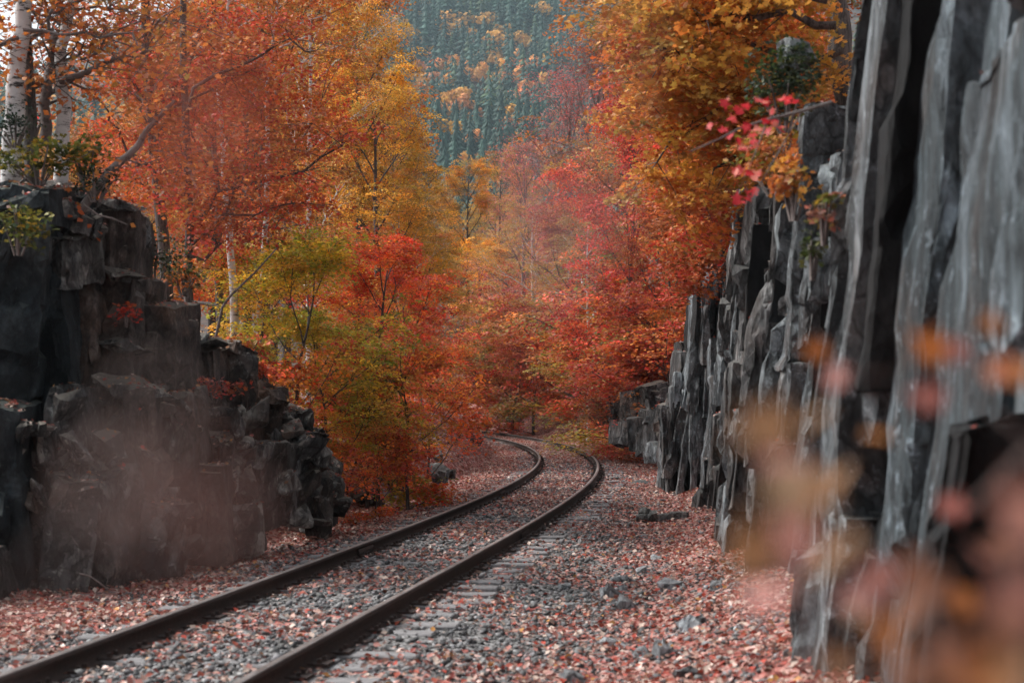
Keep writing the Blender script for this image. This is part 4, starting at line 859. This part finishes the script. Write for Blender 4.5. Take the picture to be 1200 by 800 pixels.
clump('leafy_plant', 'orange seedling on the face of the far buttress', P(880, 310, 26), (.16, .2, .35), 18, ['orange', 'amber'], .07, 15, spr=.14)
clump('leafy_plant', 'small green plant in a crack of the right wall', P(952, 290, 11.4), (.06, .1, .12), 14, ['moss'], .05, 16, spr=.07)
clump('moss_cushion', 'dark green moss and boughs beneath the rock at the wall top', P(920, 90, 13.6), (.3, .4, .35), 160, ['moss', 'spruce'], .05, 17, KITE, .1)
clump('leafy_plant', 'orange brush along the top of the right wall', P(905, 178, 15.5), (.35, .8, .3), 110, ['orange', 'rust', 'green'], .065, 18)
clump('leafy_plant', 'rust red brush on top of the far buttress', P(868, 208, 26), (.4, .8, .3), 80, ['rust', 'red', 'orange'], .07, 19)
boulder('boulder', 'pale angular rock perched at the top of the right wall among leaves', 'boulder', 938, 66, 56, 34, R_LIGHT, (.2, -.5), .9, d=13.6, cell=.05)

# ---- big maple on the wall top whose branches hang over the cutting
stem_tree('maple_tree', 'big orange maple above the right wall with branches overhanging the cutting', [P(1005, 150, 19.5), P(985, 60, 19.5), P(965, -60, 19.5), P(955, -200, 19.5)], M_BARK, .16, .1, 41, ['amber', 'orange', 'yellow', 'orange'], 24000,
          [(PL(19, (985, 60), (930, 75), (880, 50), (820, 45), (775, 62), (765, 40)), .05, .014), (PL(18, (980, 30), (900, 10), (820, 15), (800, -10)), .05, .014), (PL(20, (975, 90), (900, 110), (850, 120), (810, 150), (770, 190)), .045, .012), (PL(17, (970, 0), (900, -30), (810, -40), (770, -40)), .05, .014), (PL(20.5, (975, 120), (910, 150), (860, 170), (830, 220)), .035, .01), (PL(21, (960, 40), (860, 85), (800, 100), (765, 120)), .035, .01)],
          spr=.42, leaf=.085, shape=LOBE, crown=[(P(860, 20, 19), (1.3, 1.2, .5), 60), (P(815, 120, 20.5), (.7, .8, .7), 36), (P(890, 110, 21), (.7, .8, .8), 40), (P(745, 20, 20), (.2, .6, .3), 8), (P(830, 190, 22), (.7, .8, .6), 30)])
stem_tree('maple_tree', 'orange red maple just behind the wall top with dense reddish leaves', [P(900, 260, 27), P(895, 120, 27), P(885, 0, 27), P(880, -120, 27)], M_BARK, .12, .06, 42, ['orange', 'red', 'rust'], 30000,
          [(PL(26.5, (895, 140), (850, 120), (800, 130)), .04, .01), (PL(26.5, (895, 180), (850, 190), (810, 230)), .04, .01), (PL(27, (890, 60), (830, 40), (770, 60)), .04, .01)],
          spr=.5, shape=KITE, crown=[(P(835, 215, 28), (.9, 1, 1.0), 70), (P(850, 130, 28), (1.2, 1, .9), 80), (P(880, 40, 27), (1.2, 1, 1.0), 90), (P(815, 290, 30), (.7, .8, .8), 40), (P(930, 110, 26), (.7, .8, 1.0), 50)])
# red leaved twig reaching out of the wall in front
r = np.random.default_rng(77)
root = empty('red_maple_twig', P(905, 185, 9.6), label='twig with large bright red leaves hanging before the right wall', cat='twig'); b0 = Vector(root.location)
T = Tubes(); main = [list(p - b0) for p in PL(9.6, (975, 120), (940, 130), (900, 140), (868, 150), (845, 162), (808, 178))]; T.add(main, [.012, .01, .008, .006, .005, .003], 5)
T.add([list(p - b0) for p in PL(9.6, (900, 140), (885, 180), (872, 210))], [.005, .004, .002], 4); T.add([list(p - b0) for p in PL(9.7, (940, 130), (900, 200), (880, 235))], [.005, .004, .002], 4)
add('stem', T.mesh('stem', M_TWIG), root)
lp = [(835, 147), (850, 152), (858, 138), (866, 128), (875, 150), (880, 158), (886, 165), (890, 120), (898, 118), (920, 116), (925, 120), (896, 142), (908, 144), (872, 175), (868, 168), (884, 172), (870, 198), (880, 205), (892, 206), (862, 232), (868, 236), (884, 226), (876, 232), (850, 122), (905, 130), (856, 158), (915, 150), (888, 150), (878, 128), (900, 155), (862, 200)]
pp = np.array([list(P(x + r.normal(0, 2), y + r.normal(0, 2), 9.6 + r.uniform(-.25, .25)) - b0) for x, y in lp for _ in range(2)])
nr = unit(r.normal(0, .6, (len(pp), 3)) + np.array([0, -.55, .7])); col = np.array([(.62, .04, .05), (.72, .10, .09), (.75, .22, .16), (.55, .03, .04)])[r.integers(0, 4, len(pp))]
add('foliage', leaf_mesh('foliage', LOBE, pp, nr, .075 * r.uniform(.7, 1.2, len(pp)), col, M_LEAF, r), root)

# ------------------------------------------------------------------ the mountain wood
def conifer_mesh(seed, tiers=9, lo=False):
    r = np.random.default_rng(seed); V, Tq, col = [], [], []; n = 0
    for i in range(tiers):
        z = 1 - (i + .2) / tiers; rad = .05 + .31 * (i + .6) / tiers; k = 7 if not lo else 5; a0 = r.uniform(0, 6)
        for j in range(k):
            a = a0 + j * 6.283 / k + r.normal(0, .15); rr_ = rad * r.uniform(.7, 1.25); w_ = 2.4 / k
            p = [(0, 0, z + .12), (math.cos(a - w_) * rr_ * .6, math.sin(a - w_) * rr_ * .6, z - .02), (math.cos(a) * rr_, math.sin(a) * rr_, z - .07 + r.normal(0, .02)), (math.cos(a + w_) * rr_ * .6, math.sin(a + w_) * rr_ * .6, z - .02)]
            V += p; Tq += [(n, n + 1, n + 2), (n, n + 2, n + 3)]; n += 4; g = r.uniform(.75, 1.3); col += [(.028 * g, .068 * g, .052 * g)] * 4
    return np.array(V), np.array(Tq), np.array(col)
def round_mesh(seed, nq=200):
    r = np.random.default_rng(seed); d = unit(r.normal(size=(nq, 3))); d[:, 2] = np.abs(d[:, 2]) * 1.1 - .25
    lump = 1 + .25 * np.sin(d @ np.array([3, 4, 2.]) + seed) + .15 * np.sin(d @ np.array([-6, 3, 7.]))
    p = d * lump[:, None] * np.array([.36, .36, .42]) * r.uniform(.75, 1.0, (nq, 1)) + np.array([0, 0, .55]); nr = unit(d + r.normal(0, .4, d.shape))
    u = unit(np.cross(nr, r.normal(size=nr.shape))); v = np.cross(nr, u); s_ = r.uniform(.045, .075, (nq, 1))
    V = np.stack([p - u * s_, p - v * s_, p + u * s_, p + v * s_], 1).reshape(-1, 3); i = np.arange(nq)[:, None] * 4
    T = np.concatenate([i + np.array([0, 1, 2]), i + np.array([0, 2, 3])]); g = r.uniform(.7, 1.25, nq)
    return V, T, np.repeat(np.array([.66, .33, .06])[None] * g[:, None], 4, 0)
con = [mesh_np('conifer', *conifer_mesh(s)[:2], M_FAR, conifer_mesh(s)[2]) for s in range(4)]
rnd = [mesh_np('autumn_tree', *round_mesh(s)[:2], M_FAR, round_mesh(s)[2]) for s in range(4)]
r = np.random.default_rng(55)
cand = []
# trees in the wedge of mountain that can be seen, thickly set
d = 330 + 950 * r.random(26000) ** .75; px = r.uniform(385, 735, 26000); Xh = (px - 600) / F * d
Zh = height(Xh, d); py = 464 - F * (Zh - EYE) / d
vis = (py > -60) & (py < 360); Xh, d, Zh, px, py = Xh[vis], d[vis], Zh[vis], px[vis], py[vis]
# keep them apart
order = r.permutation(len(d)); kept = []; cellm = {}
size_ = 7.5 + 9 * r.random(len(d)) ** 1.6
for i in order:
    gx, gy = Xh[i] / 4.0, d[i] / 6.5; k0 = (int(math.floor(gx)), int(math.floor(gy))); ok_ = True
    for a_ in (-1, 0, 1):
        for b_ in (-1, 0, 1):
            for (ux, uy) in cellm.get((k0[0] + a_, k0[1] + b_), ()):
                if (ux - gx) ** 2 + (uy - gy) ** 2 < .62: ok_ = False
    if ok_: cellm.setdefault(k0, []).append((gx, gy)); kept.append(i)
kept.sort(key=lambda i: d[i])
patch = vnoise(Xh, d, 60, 9) * .22 + vnoise(Xh, d, 14, 10) * .38 + r.random(len(Xh)) * .42
inframe = [i for i in kept if 405 < px[i] < 700 and -20 < py[i] < 262]
ic = [i for i in inframe if patch[i] <= .635]; ia = [i for i in inframe if patch[i] > .635]
sel_c = set(ic[:300]); sel_a = set(ia[:280]); rest = []
for i in kept:
    hh = size_[i] * (.8 + d[i] / 2600); bl = r.uniform(.65, 1.5)
    if i in sel_c:
        o = add('conifer', con[int(r.integers(4))], None, (Xh[i], d[i], Zh[i] - .4)); o.scale = (hh * 1.05, hh * 1.05, hh); o.rotation_euler = (0, 0, r.uniform(0, 6)); v_ = r.random(); o.color = (bl * (1.9 if v_ < .16 else 1), bl * (1.35 if v_ < .16 else 1), bl * (.8 if v_ < .16 else 1), 1)
        tag(o, 'small blue green conifer on the hazy mountainside', 'conifer', 'conifers on the mountainside')
    elif i in sel_a:
        o = add('autumn_tree', rnd[int(r.integers(4))], None, (Xh[i], d[i], Zh[i] - .4)); hh *= .62; wx_ = hh * r.uniform(.85, 1.35); o.scale = (wx_, wx_, hh); o.rotation_euler = (0, 0, r.uniform(0, 6)); t_ = r.uniform(0, 1); o.color = (bl, bl * (.75 + .35 * t_), bl * (.7 + .8 * (1 - t_)), 1)
        tag(o, 'small rounded orange tree among conifers on the mountainside', 'tree', 'orange trees on the mountainside')
    else: rest.append((i, hh, patch[i] > .635))
# the rest of the wood on the mountain, further out to both sides as well
d2 = np.concatenate([450 + 900 * r.random(1900), 300 + 260 * r.random(500)]); a2 = r.uniform(-.36, .36, 2400); X2 = a2 * d2; Z2 = height(X2, d2); pt2 = vnoise(X2, d2, 60, 9) * .22 + vnoise(X2, d2, 14, 10) * .38 + r.random(len(X2)) * .42
VV, TT, CC, nv = [], [], [], 0
cm = [conifer_mesh(s + 20, 6, True) for s in range(4)]; rm = [round_mesh(s + 20, 110) for s in range(4)]
items = [(Xh[i], d[i], Zh[i], hh, au) for i, hh, au in rest] + [(X2[j], d2[j], Z2[j], r.uniform(12, 19), pt2[j] > .635) for j in range(2400) if not (d2[j] > 325 and -.108 < a2[j] < .068)]
for (x, y, z, hh, au) in items:
    V, T_, c_ = (rm if au else cm)[int(r.integers(4))]; V = V * (hh if not au else hh * .7) * (np.array([1.25, 1.25, 1]) if au else np.array([1.15, 1.15, 1])) + np.array([x, y, z - .5]); VV.append(V); TT.append(T_ + nv); CC.append(c_ * r.uniform(.6, 1.4) * (np.array([1.9, 1.35, .8]) if (not au and r.random() < .16) else 1)); nv += len(V)
o = add('mountain_wood', mesh_np('mountain_wood', np.concatenate(VV), np.concatenate(TT), M_FAR, np.concatenate(CC))); tag(o, 'mixed wood of conifers and orange trees clothing the far mountain', 'wood', kind='stuff')

# ------------------------------------------------------------------ twigs close to the lens
def twig(name, label, stem, leaves, size, cols, seed, stem_r=.003):
    r = np.random.default_rng(seed); b = Vector(stem[0][0]); root = empty(name, b, label=label, cat='twig'); T = Tubes()
    for st in stem: T.add([list(Vector(p) - b) for p in st], np.linspace(stem_r, .0012, len(st)), 5)
    add('stem', T.mesh('stem', M_TWIG), root)
    lv = np.array([list(P(*q) - b) for q in leaves]); n = len(lv); nr = unit(r.normal(0, .45, (n, 3)) + np.array([0, -.8, .45]))
    col = np.array(cols)[r.integers(0, len(cols), n)] * r.uniform(.8, 1.15, (n, 1))
    add('foliage', leaf_mesh('foliage', LOBE, lv, nr, size * r.uniform(.75, 1.2, n), col, M_LEAF, r), root); return root
PK, OR_, BR, RD, YL = (.62, .27, .24), (.60, .24, .05), (.36, .22, .10), (.55, .12, .09), (.62, .40, .10)
def at_near(d, *xy): return [P(x, y, d) for x, y in xy]
twig('foreground_twig', 'blurred pink and tan maple leaves close by at the lower right', [at_near(.95, (960, 1500), (960, 900), (950, 700), (925, 600), (905, 490)), at_near(.95, (950, 700), (900, 660), (870, 640))],
     [(888, 500, .9), (912, 498, .95), (955, 492, 1.1), (925, 578, .85), (948, 604, .95), (985, 560, 1.2), (880, 640, .8), (930, 632, .9), (975, 655, .95), (895, 700, .95), (1005, 700, 1.0), (1030, 672, 1.1), (955, 575, 1.0), (925, 548, .9)], .036, [(.46, .24, .21), (.42, .20, .16), (.26, .16, .08), (.30, .17, .08)], 51)
twig('foreground_twig', 'blurred orange leaves on a twig before the right wall at mid height', [[P(1300, 1500, 1.3), P(1260, 800, 1.3), P(1210, 520, 1.3), P(1100, 430, 1.3), P(1020, 440, 1.3), P(960, 440, 1.3)], [P(1210, 520, 1.3), P(1130, 600, 1.3)]],
     [(1175, 432, 1.2), (1195, 436, 1.2), (1088, 405, 1.4), (1120, 412, 1.4), (1160, 380, 1.4), (1085, 465, 1.3), (1030, 512, 1.4), (980, 440, 1.4), (955, 410, 1.5), (1120, 594, 1.5)], .032, [(.42, .15, .04), (.40, .16, .13), (.36, .13, .06), (.45, .19, .05)], 52, .002)
twig('foreground_twig', 'blurred brown and orange leaves filling the bottom right corner', [at_near(.8, (1150, 1500), (1140, 1000), (1120, 800), (1080, 700)), at_near(.8, (1140, 1000), (1210, 800), (1190, 650))],
     [(1040, 745, .95), (1090, 690, 1.1), (1150, 650, 1.2), (1172, 642, 1.2), (1070, 660, 1.1), (1110, 765, .9), (1060, 795, .8), (1180, 740, .75), (1150, 800, .65), (1205, 700, .8), (1198, 600, .7), (1195, 800, .6), (985, 775, 1.0), (1125, 705, 1.2), (1005, 715, 1.1), (1065, 712, 1.2)], .034, [(.26, .16, .08), (.38, .19, .15), (.42, .18, .06), (.26, .13, .08), (.36, .22, .12)], 53, .002)
twig('foreground_twig', 'blurred dull red leaves close to the lens before the left outcrop', [at_near(.32, (-300, 1200), (-60, 800), (100, 640), (185, 520))], [(175, 480, .28), (225, 550, .29), (130, 560, .30), (200, 620, .30), (265, 600, .31)], .010, [(.34, .22, .19), (.30, .18, .155)], 54, .0006)
twig('foreground_twig', 'blurred rusty leaves close to the lens before the left maples', [at_near(.32, (-200, -600), (60, -300), (180, 20), (235, 160))], [(235, 110, .30), (255, 190, .28), (215, 50, .31), (270, 130, .31), (225, 150, .29), (265, 75, .30), (245, 230, .30)], .0105, [(.34, .10, .06), (.36, .11, .07)], 55, .0006)
twig('foreground_twig', 'blurred pale pink leaf close to the lens at the centre', [at_near(.32, (900, -600), (760, -100), (690, 200), (660, 290))], [(655, 285, .30), (690, 250, .30), (625, 310, .30), (660, 235, .31)], .0085, [(.62, .42, .40)], 56, .0006)

# ------------------------------------------------------------------ air
bm = bmesh.new(); bmesh.ops.create_cube(bm, size=1); me = bpy.data.meshes.new('haze'); bm.to_mesh(me); bm.free()
zlo, zhi = float(gz.min()) - 1, float(gz.max()) + 30
hz_o = add('haze', me); hz_o.scale = (3600, 3300, zhi - zlo); hz_o.location = (0, 1150, (zlo + zhi) / 2); tag(hz_o, kind='stuff')
m, n_ = new_mat('air'); pv = N(n_, 'ShaderNodeVolumePrincipled'); pv.inputs['Density'].default_value = .00016; pv.inputs['Color'].default_value = (.66, .86, .95, 1); pv.inputs['Anisotropy'].default_value = .2
oo = N(n_, 'ShaderNodeOutputMaterial'); L(n_, pv.outputs[0], oo.inputs['Volume']); me.materials.append(m)
